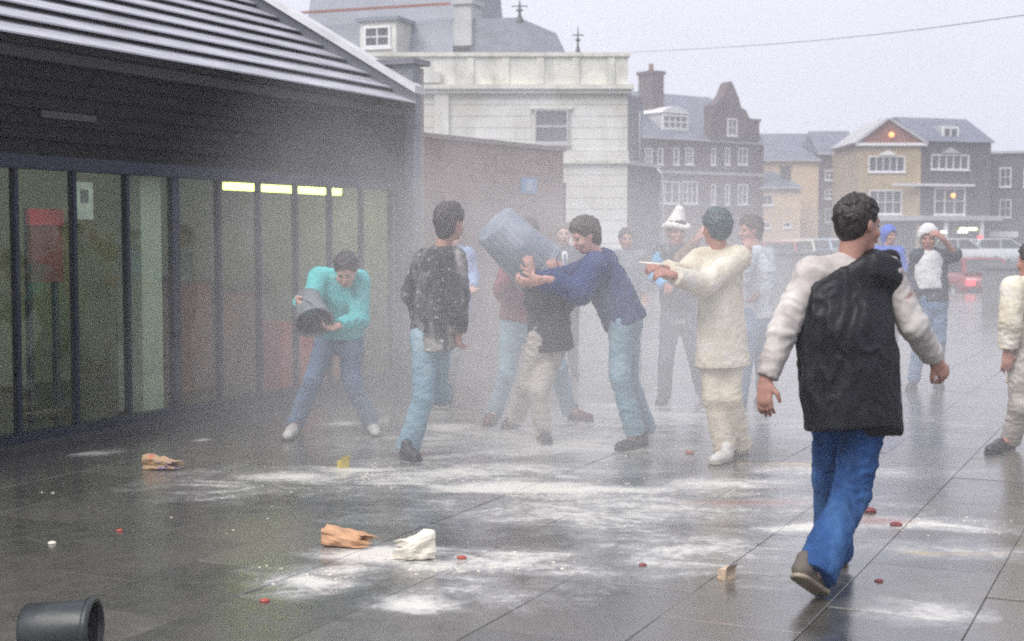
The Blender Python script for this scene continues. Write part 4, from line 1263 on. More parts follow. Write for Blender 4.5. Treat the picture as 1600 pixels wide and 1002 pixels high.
CREAM = cloth('cream_coat', (0.66, 0.61, 0.49), var=0.15, stains=[((0.42, 0.35, 0.24), 4, 0.5, 0.78), ((0.72, 0.70, 0.66), 6, 0.5, 0.7), ((0.45, 0.48, 0.42), 4, 0.6, 0.8)])
CREAM2 = cloth('cream_trousers', (0.64, 0.58, 0.46), var=0.15, stains=[((0.40, 0.33, 0.22), 5, 0.52, 0.8)])
VEST = cloth('dark_body_warmer', (0.05, 0.055, 0.075), stains=[(FLOUR, 9, 0.6, 0.75)])
SKYB = cloth('light_blue_sleeve', (0.16, 0.42, 0.70))
DKTR = cloth('dark_trousers', (0.055, 0.06, 0.085), stains=[((0.2, 0.2, 0.22), 5, 0.55, 0.8)])
GREYSH = cloth('grey_white_shirt', (0.50, 0.53, 0.57), stains=[((0.35, 0.36, 0.38), 5, 0.5, 0.8)])
SUIT = cloth('grey_suit', (0.12, 0.125, 0.14))
GREYJ = cloth('grey_jacket', (0.16, 0.17, 0.19))
BLUEH = cloth('blue_anorak', (0.06, 0.12, 0.50), 0.5)
LTBLUE = cloth('pale_blue_shirt', (0.28, 0.36, 0.55))
WHITEV = cloth('floury_white_vest', (0.62, 0.62, 0.62), stains=[((0.35, 0.36, 0.38), 6, 0.5, 0.75)])
SWEAT = cloth('floury_sweater', (0.56, 0.53, 0.50), bs=90, bst=0.06, stains=[((0.26, 0.21, 0.21), 4, 0.48, 0.74), ((0.36, 0.08, 0.06), 5, 0.62, 0.70), ((0.45, 0.47, 0.40), 4, 0.58, 0.8)])
PLASTIC = mat('wet_black_coat', (0.010, 0.011, 0.014), 0.5, 0.35, 5, 70, 0.3, 0.005, spec=0.3, stains=[((0.045, 0.05, 0.06), 5, 0.58, 0.8), ((0.09, 0.05, 0.04), 6, 0.68, 0.76)])
BLKSHOE = mat('black_leather', (0.03, 0.03, 0.035), 0.4, 0.3, 10)
BRNSHOE = mat('brown_leather', (0.13, 0.055, 0.045), 0.45, 0.3, 10)
WHTSHOE = mat('white_trainer', (0.55, 0.54, 0.5), 0.6, 0.25, 10)
SOLE = mat('tan_sole', (0.30, 0.26, 0.19), 0.6, 0.25, 10)
DSOLE = mat('dark_sole', (0.04, 0.04, 0.04), 0.6, 0.2, 10)

# --- walker in blue jeans, seen from behind
root, J, org, fr = person('person in bright blue jeans and white sweater, black coat slung on back, walking away', 6.3, dict(
    head=(1341, 351, 0), shA=(1268, 428, 0.0), shB=(1384, 428, 0.0), pel=(1332, 603, 0.03),
    elA=(1222, 522, -0.06), wrA=(1196, 594, -0.10), elB=(1427, 508, 0.0), wrB=(1460, 562, 0.14),
    hipA=(1303, 610, 0.05), hipB=(1362, 612, 0.0), knA=(1298, 745, 0.22), ankA=(1303, 862, 0.40), knB=(1331, 770, -0.02),
    ankB=(1275, 893, -0.25), heelA=G(1308, 884), toeA=G(1312, 862), heelB=at(1243, 903, 5.97), toeB=G(1288, 934),
    hem=(1332, 640, 0.03), upB=Vector((0.55, 0.75, 0.6))),
    (-0.12, 1, 0), dict(mat=SWEAT, grow=0.018, fold=0.011), dict(mat=JEAN_B, grow=0.024, flare=0.024, low=0.02, fold=0.017, ff=(8, 8, 6)),
    (mat('grey_brown_suede', (0.11, 0.095, 0.08), 0.7, 0.3, 12), SOLE), Fh=(0.93, 0.55, -0.10), skin=SK, hair=H_DK, hopt=dict(grow=0.013, fine=0.006),
    hands=(dict(D=(-0.05, -0.05, -1), N=(0.6, 0.7, 0), curl=0.45, thumb=1), dict(D=(0.6, 0.3, -0.75), N=(-0.5, 0.8, 0), curl=0.9)), vox=0.0065, gv=0.009, seed=4, topname='sweater', legname='jeans')
# the black coat slung over his back from the right shoulder
c = Field()
Q = lambda px, py, dy=0.0: np.array(at(px, py, 6.3+dy))
fx = fr['fx']
c.cone(Q(1364, 440, -0.01), Q(1324, 520, -0.03), 0.098, 0.19, 0.06, fx, 1.35)
c.cone(Q(1324, 520, -0.03), Q(1330, 668, -0.04), 0.195, 0.205, 0.06, fx, 1.3, flat=True)
c.cone(Q(1290, 470, -0.03), Q(1300, 600, -0.03), 0.115, 0.14, 0.06, fx, 1.3)
c.cone(Q(1345, 416, -0.02), Q(1388, 438, -0.02), 0.052, 0.066, 0.03)
c.cone(Q(1292, 452, -0.03), Q(1362, 424, -0.03), 0.085, 0.095, 0.05, fx, 1.2)
c.cone(Q(1366, 405, -0.06), Q(1398, 414, -0.03), 0.026, 0.030, 0.02)
c.cone(Q(1352, 405, 0.02), Q(1396, 402, 0.05), 0.03, 0.03, 0.03)
c.cone(Q(1370, 560, -0.05), Q(1376, 680, -0.06), 0.10, 0.09, 0.05, fx, 1.4, flat=True)
d0 = Q(1248, 458) - Q(1352, 396)
c.cut(Q(1300, 424), np.array([d0[2], 0, -d0[0]])*np.sign(-d0[0]*1.0) if True else 0)
link('slung_coat', c.mesh('slung_coat', 0.009, org, 0.019, (9, 9, 2.2), 0.0015, 8), PLASTIC, root, (0, 0, 0))

# --- teal sweater, stooping with a bucket
person('person in teal sweater and blue jeans stooping to swing a grey bucket', 11.3, dict(
    head=(541, 422, -0.28), shA=(500, 436, -0.10), shB=(560, 440, -0.08), pel=(531, 525, 0.12),
    elA=(484, 480, -0.22), wrA=(466, 468, -0.34), elB=(562, 500, -0.18), wrB=(528, 510, -0.38),
    hipA=(512, 530, 0.12), hipB=(547, 530, 0.10), knA=(489, 595, -0.12), knB=(550, 598, -0.1), ankA=(462, 662, 0.0), ankB=(577, 655, 0.05),
    heelA=G(462, 675), toeA=G(448, 690), heelB=G(576, 668), toeB=G(588, 684), hem=(533, 522, 0.1)),
    (-0.15, -1, -0.4), dict(mat=TEAL, grow=0.032, fold=0.02, flare=0.01), dict(mat=JEAN_M, grow=0.016, flare=0.012),
    (WHTSHOE, DSOLE), Fh=(-0.10, -1, -0.75), skin=SKP, hair=H_DK, hopt=dict(grow=0.022, fine=0.01),
    hands=(dict(D=(0.2, -0.5, -0.3), N=(1, 0, 0.2), curl=0.9), dict(D=(-1, -0.3, 0.0), N=(0, -0.5, 0.8), curl=0.9)), seed=11, topname='sweater', legname='jeans')

# --- dark floury jacket
person('person in dark jacket splashed with flour and pale jeans, striding past the brick wall', 10.15, dict(
    head=(704, 347, 0), shA=(664, 408, 0.13), shB=(708, 405, -0.15), pel=(670, 525, 0.0),
    elA=(644, 458, 0.22), wrA=(660, 505, 0.32), elB=(716, 466, -0.20), wrB=(716, 520, -0.10),
    hipA=(664, 532, -0.05), hipB=(684, 532, 0.07), knA=(662, 620, -0.06), ankA=(638, 698, -0.02), knB=(681, 615, 0.28), ankB=(690, 618, 0.75),
    heelA=G(630, 716), toeA=G(655, 722), heelB=at(697, 602, 10.95), toeB=at(700, 632, 11.0), hem=(676, 545, 0.0), upB=Vector((-0.3, 0.9, -0.3))),
    (0.8, 0.6, 0), dict(mat=DARKJ, grow=0.032, fold=0.018, flare=0.015), dict(mat=JEAN_L, grow=0.022, flare=0.02, low=0.035),
    (BLKSHOE, DSOLE), Fh=(0.75, 0.75, -0.1), skin=SK, hair=H_DK, hopt=dict(grow=0.030, fine=0.008, back=0.03),
    hands=(dict(curl=1.0), dict(curl=1.0)), seed=21, face=False, legname='jeans')

# --- pale blue shirt half hidden behind the dark jacket
person('person in pale blue shirt mostly hidden behind the floury dark jacket', 13.0, dict(
    head=(707, 372, 0), shA=(695, 402, 0), shB=(730, 400, 0), pel=(708, 495, 0),
    elA=(690, 440, 0), wrA=(690, 475, -0.1), elB=(738, 432, 0), wrB=(738, 452, -0.25),
    hipA=(699, 500, 0), hipB=(717, 500, 0), knA=(690, 560, -0.05), ankA=(690, 622, 0.0), knB=(706, 560, -0.08), ankB=(697, 624, 0),
    heelA=G(690, 632), toeA=G(684, 640), heelB=G(698, 630), toeB=G(694, 640), hem=(708, 492, 0)),
    (-0.1, -1, 0), dict(mat=LTBLUE, grow=0.02, sl=(1, 1)), dict(mat=GREYJ, grow=0.012), (WHTSHOE, SOLE), skin=SKP, hair=H_BR, seed=23, topname='shirt')

# --- maroon jumper behind the bin
person('person in maroon jumper and pale jeans lifting the bin from behind, legs wide apart', 12.0, dict(
    head=(826, 366, 0.1), shA=(798, 418, 0.0), shB=(848, 412, 0.05), pel=(812, 505, 0.0),
    elA=(786, 455, -0.2), wrA=(808, 430, -0.45), elB=(862, 440, -0.2), wrB=(862, 412, -0.45),
    hipA=(800, 512, 0), hipB=(828, 512, 0.02), knA=(792, 585, -0.08), ankA=(773, 645, 0), knB=(872, 575, -0.05), ankB=(888, 638, 0.15),
    heelA=G(770, 658), toeA=G(760, 668), heelB=G(890, 655), toeB=G(926, 659), hem=(810, 503, 0)),
    (0.25, -1, 0), dict(mat=MAROON, grow=0.03), dict(mat=JEAN_L, grow=0.022), (BRNSHOE, DSOLE), Fh=(0.2, -1, -0.2), skin=SKP, hair=H_DK, hopt=dict(grow=0.018), seed=31, topname='jumper', legname='jeans')

# --- dark overcoat, head inside the upturned bin
person('person in long dark overcoat and stained pale trousers ducking under the tipped bin', 10.9, dict(
    head=(822, 402, 0.05), shA=(836, 440, -0.1), shB=(876, 440, 0.08), pel=(858, 530, 0.0),
    elA=(838, 470, -0.2), wrA=(832, 428, -0.28), elB=(882, 470, -0.05), wrB=(870, 432, -0.22),
    hipA=(847, 535, -0.05), hipB=(868, 535, 0.05), knA=(826, 600, 0.0), ankA=(808, 650, 0.3), knB=(842, 612, -0.12), ankB=(849, 674, -0.02),
    heelA=G(806, 664), toeA=G(788, 672), heelB=G(846, 684), toeB=G(856, 696), hem=(861, 546, 0.0)),
    (-0.75, -0.5, 0), dict(mat=DKCOAT, grow=0.046, flare=0.014), dict(mat=CREAMT, grow=0.022), (BLKSHOE, DSOLE), Fh=(-0.8, -0.5, -0.5), skin=SK, hair=H_BR, seed=37, topname='overcoat', face=False,
    hands=(dict(D=(-0.3, 0, 1), N=(-0.2, 0.9, 0), curl=0.7), dict(D=(-0.4, 0, 1), N=(0, 0.9, 0), curl=0.7)))

# --- navy jacket, leaning in and gripping the bin
person('person in navy jacket and pale jeans leaning in to grip the grey bin', 10.5, dict(
    head=(914, 368, -0.05), shA=(930, 418, -0.16), shB=(942, 412, 0.16), pel=(975, 498, 0.0),
    elA=(905, 456, -0.28), wrA=(862, 438, -0.30), elB=(893, 436, 0.02), wrB=(838, 441, -0.28),
    hipA=(974, 506, -0.08), hipB=(982, 506, 0.08), knA=(969, 592, -0.1), ankA=(992, 672, -0.04), knB=(982, 594, 0.10), ankB=(1008, 668, 0.25),
    heelA=G(1008, 696), toeA=G(964, 706), heelB=G(1018, 675), toeB=G(990, 682), hem=(978, 505, 0.0)),
    (-0.95, -0.25, -0.3), dict(mat=NAVY, grow=0.052, fold=0.022), dict(mat=JEAN_L, grow=0.020, flare=0.016), (BLKSHOE, DSOLE), Fh=(-0.85, -0.35, -0.40), skin=SKP, hair=H_BR,
    hopt=dict(grow=0.026, fine=0.01, back=0.02), hands=(dict(D=(-1, 0, 0.0), N=(0, 0.7, 0.6), curl=0.9, sc=1.1), dict(D=(-1, -0.1, 0.0), N=(0, 0.7, 0.6), curl=0.9, sc=1.1)), seed=41, legname='jeans')

# --- cream coat seen from behind
person('person in long cream coat and cream trousers seen from behind, arms stretched out', 10.0, dict(
    head=(1119, 356, 0.0), shA=(1094, 408, 0.05), shB=(1152, 404, -0.02), pel=(1128, 520, 0.0),
    elA=(1066, 432, -0.10), wrA=(1040, 420, -0.28), elB=(1100, 446, -0.22), wrB=(1052, 430, -0.42),
    hipA=(1113, 528, 0.02), hipB=(1142, 528, 0.0), knA=(1116, 622, -0.05), ankA=(1132, 700, 0.0), knB=(1140, 622, -0.05), ankB=(1156, 693, 0.1),
    heelA=G(1140, 720), toeA=G(1112, 728), heelB=G(1164, 708), toeB=G(1142, 714), hem=(1129, 573, 0.0)),
    (-0.55, 0.85, 0), dict(mat=CREAM, grow=0.036, flare=0.03, fold=0.010), dict(mat=CREAM2, grow=0.026, flare=0.012, fold=0.011), (WHTSHOE, SOLE), Fh=(-0.5, 0.85, 0), skin=SKD,
    hair=hairm('floury_grey_hair', (0.055, 0.085, 0.095)), hopt=dict(grow=0.026, fine=0.012, back=0.0), hands=(dict(D=(-1, -0.3, 0.15), N=(0, 0.6, -0.8), curl=0.9), dict(D=(-1, -0.3, 0.2), N=(0, 0.6, -0.8), curl=0.9)), seed=51, face=False, topname='coat')

# --- white pointed hat, facing the camera
root, J, org, fr = person('person in white pointed hat and dark body warmer with light blue sleeve, facing the camera', 13.4, dict(
    head=(1057, 362, 0), shA=(1034, 396, 0), shB=(1082, 396, 0), pel=(1061, 495, 0.03),
    elA=(1024, 432, 0.02), wrA=(1042, 448, -0.2), elB=(1064, 405, -0.28), wrB=(1090, 374, -0.36),
    hipA=(1048, 502, 0), hipB=(1075, 502, 0), knA=(1040, 565, -0.06), ankA=(1038, 618, 0), knB=(1086, 560, -0.04), ankB=(1096, 608, 0.2),
    heelA=G(1038, 626), toeA=G(1030, 634), heelB=G(1098, 617), toeB=G(1104, 624), hem=(1061, 497, 0.03)),
    (-0.05, -1, 0), dict(mat=VEST, grow=0.03, sl=(0, 0)), dict(mat=DKTR, grow=0.018), (BLKSHOE, DSOLE), Fh=(0.12, -1, -0.05), skin=SKD, hair=H_BR, seed=61,
    hands=(None, dict(D=(0.4, -0.1, 0.8), N=(0.5, 0.3, 0), curl=0.6)), topname='body_warmer', hsc=1.05)
for q, mt in (('A', SKYB), ('B', cloth('tan_sleeve', (0.26, 0.16, 0.11)))):
    c = Field(); e, w = J['el'+q], J['wr'+q]
    c.cone(J['sh'+q], e, 0.074, 0.064, 0.03).cone(e, e+(w-e)*0.92, 0.06, 0.048, 0.02, flat=True)
    link('sleeve', c.mesh('sleeve', 0.011, org, 0.012, (9, 9, 9), seed=3), mt, root, (0, 0, 0))
c = Field(); hc = J['head']; f_, s_, u_ = fr['f'], fr['s'], fr['u']
c.cone(hc+u_*0.07-f_*0.015, hc+u_*0.195-s_*0.022, 0.098, 0.050, 0.02)
for q in range(14):
    a0, a1 = 2*math.pi*q/14, 2*math.pi*(q+1)/14
    pp = lambda a: hc+u_*(0.050+0.014*math.sin(2*a))-f_*0.012+s_*0.108*math.cos(a)+f_*0.118*math.sin(a)
    c.cone(pp(a0), pp(a1), 0.024, 0.024, 0.02)
c.ell(hc+u_*0.01-f_*0.0, [s_, f_, u_], (0.086, 0.108, 0.07), 0.01, 'd')
link('pointed_hat', c.mesh('pointed_hat', 0.009, org, 0.006, (10, 10, 10), seed=2), cloth('white_felt', (0.72, 0.71, 0.66), stains=[((0.6, 0.45, 0.36), 5, 0.55, 0.8)]), root, (0, 0, 0))
c = Field(); c.cone(fr['belly'], fr['pel']-fr['spine']*0.06, 0.155, 0.165, 0.04, fr['fx'], 1.2, flat=True)
link('jumper_hem', c.mesh('jumper_hem', 0.011, org, 0.01, (9, 9, 9), seed=6), cloth('beige_jumper', (0.32, 0.29, 0.25)), root, (0, 0, 0))

# --- grey-white shirt, hand at mouth
person('person in grey-white shirt with hand raised to mouth, right behind the cream coat', 13.0, dict(
    head=(1172, 360, 0), shA=(1166, 402, -0.14), shB=(1196, 400, 0.12), pel=(1182, 492, 0),
    elA=(1158, 436, -0.26), wrA=(1168, 402, -0.34), elB=(1200, 440, 0.05), wrB=(1182, 462, -0.15),
    hipA=(1174, 498, -0.05), hipB=(1192, 498, 0.06), knA=(1164, 566, -0.08), ankA=(1158, 622, -0.02), knB=(1192, 566, 0.04), ankB=(1192, 618, 0.18),
    heelA=G(1162, 634), toeA=G(1146, 640), heelB=G(1196, 628), toeB=G(1182, 632), hem=(1183, 497, 0)),
    (-0.75, -0.6, 0), dict(mat=GREYSH, grow=0.026), dict(mat=JEAN_M, grow=0.018), (BLKSHOE, DSOLE), Fh=(-0.9, -0.35, -0.08), skin=SKD, hair=H_BR, hopt=dict(grow=0.026, fine=0.01, back=0.02),
    hands=(dict(D=(0.05, -0.05, 1), N=(-0.2, 0.8, 0), curl=0.7, sc=1.1), None), seed=71, topname='shirt')

# --- suit, behind the bin
root, J, org, fr = person('person in grey suit and tie standing well behind the bin', 16.2, dict(
    head=(881, 366, 0), shA=(862, 396, 0), shB=(902, 396, 0), pel=(883, 470, 0),
    elA=(856, 425, 0), wrA=(872, 416, -0.25), elB=(908, 430, 0), wrB=(905, 455, -0.1),
    hipA=(873, 475, 0), hipB=(893, 475, 0), knA=(872, 528, -0.03), ankA=(870, 572, 0), knB=(894, 528, -0.03), ankB=(896, 572, 0),
    heelA=G(870, 581), toeA=G(867, 588), heelB=G(897, 581), toeB=G(900, 588), hem=(883, 486, 0)),
    (0, -1, 0), dict(mat=SUIT, grow=0.022), dict(mat=SUIT, grow=0.014), (BLKSHOE, DSOLE), skin=SKP, hair=H_BL, seed=81, topname='suit_jacket')
c = Field(); m_ = fr['mid']; fx = fr['fx']
c.cone(m_+fx*0.085-fr['spine']*0.01, fr['chest']+fx*0.135, 0.04, 0.022, 0.02, fx, 2.0)
link('shirt_front', c.mesh('shirt_front', 0.009, org), mat('white_cotton', (0.72, 0.72, 0.7), 0.7), root, (0, 0, 0))
c = Field(); c.cone(m_+fx*0.108-fr['spine']*0.015, fr['chest']+fx*0.155, 0.014, 0.02, 0.01, fx, 1.5)
link('tie', c.mesh('tie', 0.008, org), mat('blue_tie', (0.10, 0.12, 0.25), 0.6), root, (0, 0, 0))

# --- boy in grey jacket
person('dark haired person in grey jacket with bag strap beside the white building corner', 17.0, dict(
    head=(979, 374, 0), shA=(963, 402, 0), shB=(1000, 402, 0), pel=(982, 470, 0),
    elA=(955, 432, 0), wrA=(955, 458, -0.08), elB=(1004, 432, 0), wrB=(1006, 460, -0.05),
    hipA=(973, 475, 0), hipB=(992, 475, 0), knA=(972, 522, -0.03), ankA=(970, 562, 0), knB=(993, 522, -0.03), ankB=(995, 562, 0),
    heelA=G(970, 570), toeA=G(967, 577), heelB=G(995, 570), toeB=G(998, 577), hem=(982, 482, 0)),
    (0.1, -1, 0), dict(mat=GREYJ, grow=0.026), dict(mat=DKTR, grow=0.014), (BLKSHOE, DSOLE), skin=SKD, hair=H_BR, hopt=dict(grow=0.02), seed=83)

# --- blue hooded anorak
person('person in blue hooded anorak beyond the walker', 20.0, dict(
    head=(1389, 368, 0), shA=(1370, 395, 0), shB=(1404, 395, 0), pel=(1386, 450, 0),
    elA=(1364, 418, 0), wrA=(1364, 440, -0.08), elB=(1410, 418, 0), wrB=(1408, 440, -0.1),
    hipA=(1378, 454, 0), hipB=(1394, 454, 0), knA=(1378, 498, -0.03), ankA=(1377, 532, 0), knB=(1396, 498, -0.03), ankB=(1397, 532, 0),
    heelA=G(1377, 540), toeA=G(1375, 546), heelB=G(1397, 540), toeB=G(1399, 546), hem=(1386, 458, 0)),
    (0.2, -1, 0), dict(mat=BLUEH, grow=0.034), dict(mat=DKTR, grow=0.014), (BLKSHOE, DSOLE), Fh=(0.45, -1, 0), skin=SKD, hair=BLUEH, hopt=dict(grow=0.034, fine=0.002, back=0.05, name='hood', fringe=-0.01), seed=87, topname='anorak')

# --- white hood and floury vest, arm raised
root, J, org, fr = person('person in white headscarf and floury white vest over dark clothes, one arm raised', 14.6, dict(
    head=(1450, 372, 0), shA=(1434, 402, 0), shB=(1474, 402, 0.05), pel=(1456, 468, 0),
    elA=(1428, 434, 0.05), wrA=(1426, 460, -0.1), elB=(1492, 398, -0.1), wrB=(1474, 374, -0.25),
    hipA=(1446, 474, 0), hipB=(1466, 474, 0), knA=(1438, 532, -0.04), ankA=(1428, 592, 0.0), knB=(1466, 532, -0.04), ankB=(1464, 588, 0.1),
    heelA=G(1428, 606), toeA=G(1420, 612), heelB=G(1464, 601), toeB=G(1470, 609), hem=(1456, 470, 0)),
    (-0.25, -1, 0), dict(mat=VEST, grow=0.026, sl=(1, 0.4)), dict(mat=JEAN_M, grow=0.02), (BLKSHOE, DSOLE), Fh=(-0.3, -1, -0.1), skin=SKD, hair=WHITEV, hopt=dict(grow=0.032, fine=0.006, back=0.05, name='headscarf'), seed=91,
    hands=(None, dict(D=(-0.7, -0.2, 0.5), N=(0, 0.5, -0.5), curl=0.5)))
c = Field(); c.cone(fr['chest']+fr['spine']*0.05+fr['fx']*0.03-np.array([0.03, 0, 0]), fr['belly']-fr['spine']*0.05+fr['fx']*0.035-np.array([0.03, 0, 0]), 0.155, 0.155, 0.03, fr['fx'], 1.25, flat=True)
link('vest', c.mesh('vest', 0.011, org, 0.014, (8, 8, 6), 0.002, 5), WHITEV, root, (0, 0, 0))

# --- cream coat at the right edge
person('person in pale coat and muddy pale trousers stepping in at the right edge', 10.4, dict(
    head=(1612, 408, 0), shA=(1584, 452, -0.1), shB=(1640, 450, 0.1), pel=(1612, 560, 0),
    elA=(1578, 505, -0.14), wrA=(1575, 548, -0.12), elB=(1655, 505, 0.05), wrB=(1660, 550, -0.05),
    hipA=(1600, 565, -0.05), hipB=(1625, 565, 0.06), knA=(1596, 634, -0.08), ankA=(1580, 684, 0.05), knB=(1640, 645, 0.05), ankB=(1660, 700, 0.1),
    heelA=G(1580, 697), toeA=G(1544, 711), heelB=G(1664, 712), toeB=G(1640, 718), hem=(1610, 600, 0)),
    (-0.9, -0.3, 0), dict(mat=CREAM, grow=0.034, flare=0.02), dict(mat=cloth('muddy_trousers', (0.40, 0.37, 0.33), stains=[((0.2, 0.17, 0.15), 4, 0.5, 0.8)]), grow=0.03), (BLKSHOE, DSOLE), Fh=(-0.6, 0.8, 0), skin=SKD, hair=H_DK, hopt=dict(grow=0.022, back=0.03), seed=95,
    hands=(dict(D=(-0.1, -0.1, -1), N=(0.2, 0.8, 0), curl=0.4), None), topname='coat', face=False)

# ------------------------------------------------------------------ bin, buckets, flour bags, litter
BINM = mat('grey_bin_plastic', (0.19, 0.23, 0.29), 0.4, 0.2, 4, 60, 0.15, stains=[((0.42, 0.45, 0.5), 4, 0.5, 0.8)])
PAIL = mat('grey_pail', (0.16, 0.18, 0.19), 0.4, 0.2, 5, stains=[((0.45, 0.46, 0.46), 5, 0.52, 0.72)])
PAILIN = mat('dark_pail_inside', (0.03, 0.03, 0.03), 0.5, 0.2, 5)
def vessel(name, label, cat, base, tip, r0, r1, body, inner, ribs=0, rim=0.012, handle=False):
    """open container whose axis runs from base centre to mouth centre"""
    base, tip = Vector(base), Vector(tip)
    ax = tip-base; h = ax.length
    o = empty(name, base); tag(o, label, cat)
    o.rotation_mode = 'QUATERNION'; o.rotation_quaternion = ax.to_track_quat('Z', 'X')
    rib = (lambda k: 0.011*(1 if k % 4 < 2 else -1)) if ribs else None
    n = ribs*4 if ribs else 40
    prof = [(0.001, 0), (r0-0.012, 0), (r0, 0.012), (r0+(r1-r0)*0.5, h*0.5), (r1, h-0.03)]
    MB().lathe(prof, n, rib).build('body', body, o)
    MB().lathe([(r1*1.02, h-0.03), (r1+rim, h-0.028), (r1+rim, h), (r1-0.006, h), (r1-0.008, h-0.03)], 40).build('rim', body, o)
    MB().lathe([(r1-0.0085, h-0.02), (r0+(r1-r0)*0.5-0.012, h*0.5), (r0-0.012, 0.014), (0.001, 0.014)], 40).build('inside', inner, o)
    if ribs:
        for z in (0.93,):
            rr = r0+(r1-r0)*z
            MB().lathe([(rr-0.004, h*z-0.012), (rr*1.02+0.006, h*z-0.01), (rr*1.02+0.006, h*z+0.01), (rr-0.004, h*z+0.012)], 40).build('band', body, o)
    if handle:
        pts = [Vector((r1*1.03*math.cos(t), 0.02+0.06*math.sin(t), h-0.03-0.16*math.sin(t))) for t in [math.pi*i/14 for i in range(15)]]
        MB().tube(pts, 0.004, 6).build('handle', M['iron'], o)
    return o
vessel('dustbin', 'ribbed grey dustbin tipped over a head by several hands', 'bin', at(771, 350, 10.86), at(842, 420, 10.99), 0.175, 0.215, BINM, PAILIN, ribs=24, rim=0.014)
vessel('bucket', 'grey bucket held upside down by the teal sweater', 'bucket', at(481, 464, 11.06), at(491, 505, 10.83), 0.10, 0.143, PAIL, PAILIN, rim=0.008, handle=True)
bz = 0.14
b0 = at(38, 1003, 5.2); b1 = at(150, 1003, 5.2)
vessel('fallen_bucket', 'dark grey bucket lying on its side in the bottom corner', 'bucket', (b0.x, b0.y, 0.108), (b1.x, b1.y, 0.112), 0.098, 0.108, mat('dark_pail', (0.026, 0.031, 0.033), 0.4, 0.25, 6), PAILIN, rim=0.008, handle=False)

def paper_bag(name, label, px, py, L, W, H, rot, mt, seed=0, mouth=1, upright=False):
    """crumpled paper flour bag: closed foot, collapsed torn mouth"""
    r_ = np.random.default_rng(seed)
    nr, nc = 20, 30
    V, F = [], []
    for side in (0, 1):                       # outer then inner skin
        for i in range(nr):
            t = i/(nr-1)
            w = W*(0.92-0.10*t+0.12*math.sin(3*t)); h = H*(1.0-0.55*t**1.3+0.22*max(0, t-0.8)*5*(0.5+0.5*math.sin(seed)))
            for k in range(nc):
                a = 2*math.pi*k/nc
                ca, sa = math.cos(a), math.sin(a)
                y = w/2*np.sign(ca)*abs(ca)**0.55; z = h/2*np.sign(sa)*abs(sa)**0.6
                q = np.array([[t*L*9+seed, y*22, z*22+seed]])
                d = float(perlin(q, seed)[0])*0.034 + float(perlin(q*2.1, seed+1)[0])*0.018
                s_ = 1 - (0.004/max(w, 0.02) if side else 0)
                x = L*(t-0.5) + 0.10*t*t*t*perlin(np.array([[k*0.45, seed*1.0, 0.5]]), seed)[0]
                V.append((x, (y+d*ca)*s_, max((z+d*sa)*s_+h/2*0.95, 0.003+0.002*(1-side))))
    n = nr*nc
    for i in range(nr-1):
        for k in range(nc):
            a, b, c, d = i*nc+k, i*nc+(k+1) % nc, (i+1)*nc+(k+1) % nc, (i+1)*nc+k
            F += [(a, d, c, b), (n+a, n+b, n+c, n+d)]
    for k in range(nc): F.append(((nr-1)*nc+k, n+(nr-1)*nc+k, n+(nr-1)*nc+(k+1) % nc, (nr-1)*nc+(k+1) % nc))
    m = MB(); m.add(V, F, False)
    m.f.append(tuple(range(nc))); m.sm.append(False)
    o = m.build(name, mt, None, G(px, py), (0, R(-62) if upright else 0, R(rot)))
    tag(o, label, 'flour bag')
    return o
KRAFT = mat('kraft_paper', (0.52, 0.30, 0.17), 0.75, 0.2, 12, 60, 0.4)
WPAPER = mat('white_paper', (0.72, 0.68, 0.58), 0.75, 0.15, 12, 60, 0.4)
PRINTB = mat('printed_paper', (0.50, 0.34, 0.20), 0.75, 0.2, 12, 60, 0.4, stains=[((0.22, 0.18, 0.38), 12, 0.56, 0.62), ((0.6, 0.2, 0.1), 9, 0.62, 0.68)])
paper_bag('flour_bag', 'crumpled tan paper flour bag lying near the glass front', 252, 733, 0.23, 0.13, 0.10, -10, PRINTB, 3)
paper_bag('flour_bag', 'torn brown paper flour bag lying in spilt flour', 540, 853, 0.22, 0.13, 0.10, -12, KRAFT, 5)
paper_bag('flour_bag', 'white paper flour bag propped open beside the torn brown one', 648, 873, 0.18, 0.12, 0.14, 200, WPAPER, 8, upright=False)
def carton(name, label, px, py, w, d, h, rot, mt, cat='carton', tilt=0):
    m = MB()
    m.add([(-w/2,-d/2,0),(w/2,-d/2,0),(w/2,d/2,0),(-w/2,d/2,0),(-w/2*.9,-d/2*1.1,h),(w/2*1.1,-d/2*.8,h*0.9),(w/2*.9,d/2,h*1.05),(-w/2,d/2*.9,h*0.8)], [(0,3,2,1),(0,1,5,4),(1,2,6,5),(2,3,7,6),(3,0,4,7)])
    o = empty(name, G(px, py), R(rot)); tag(o, label, cat)
    m.build('box', mt, o)
    MB().add([(-w/2*.9,-d/2*1.1,h),(w/2*1.1,-d/2*.8,h*0.9),(w/2*1.2,-d/2*1.5,h*1.45),(-w/2,-d/2*1.7,h*1.35)], [(0,1,2,3)]).build('flap', mt, o)
    MB().add([(-w/2*.9,-d/2*1.1,h),(w/2*1.1,-d/2*.8,h*0.9),(w/2*.9,d/2,h*1.05),(-w/2,d/2*.9,h*0.8)], [(0,1,2,3)]).build('lid', mt, o)
    return o
carton('paper_carton', 'small crumpled tan carton standing on a paving joint', 1135, 904, 0.065, 0.05, 0.05, 35, mat('pale_card', (0.55, 0.42, 0.30), 0.7, 0.2, 20))
carton('white_carton', 'small white carton beside the shoe of the teal sweater', 598, 660, 0.10, 0.06, 0.06, 10, WPAPER)
carton('yellow_carton', 'small yellow carton behind the flour streak near the pale jeans', 536, 731, 0.07, 0.04, 0.06, 40, mat('yellow_card', (0.55, 0.42, 0.08), 0.6))
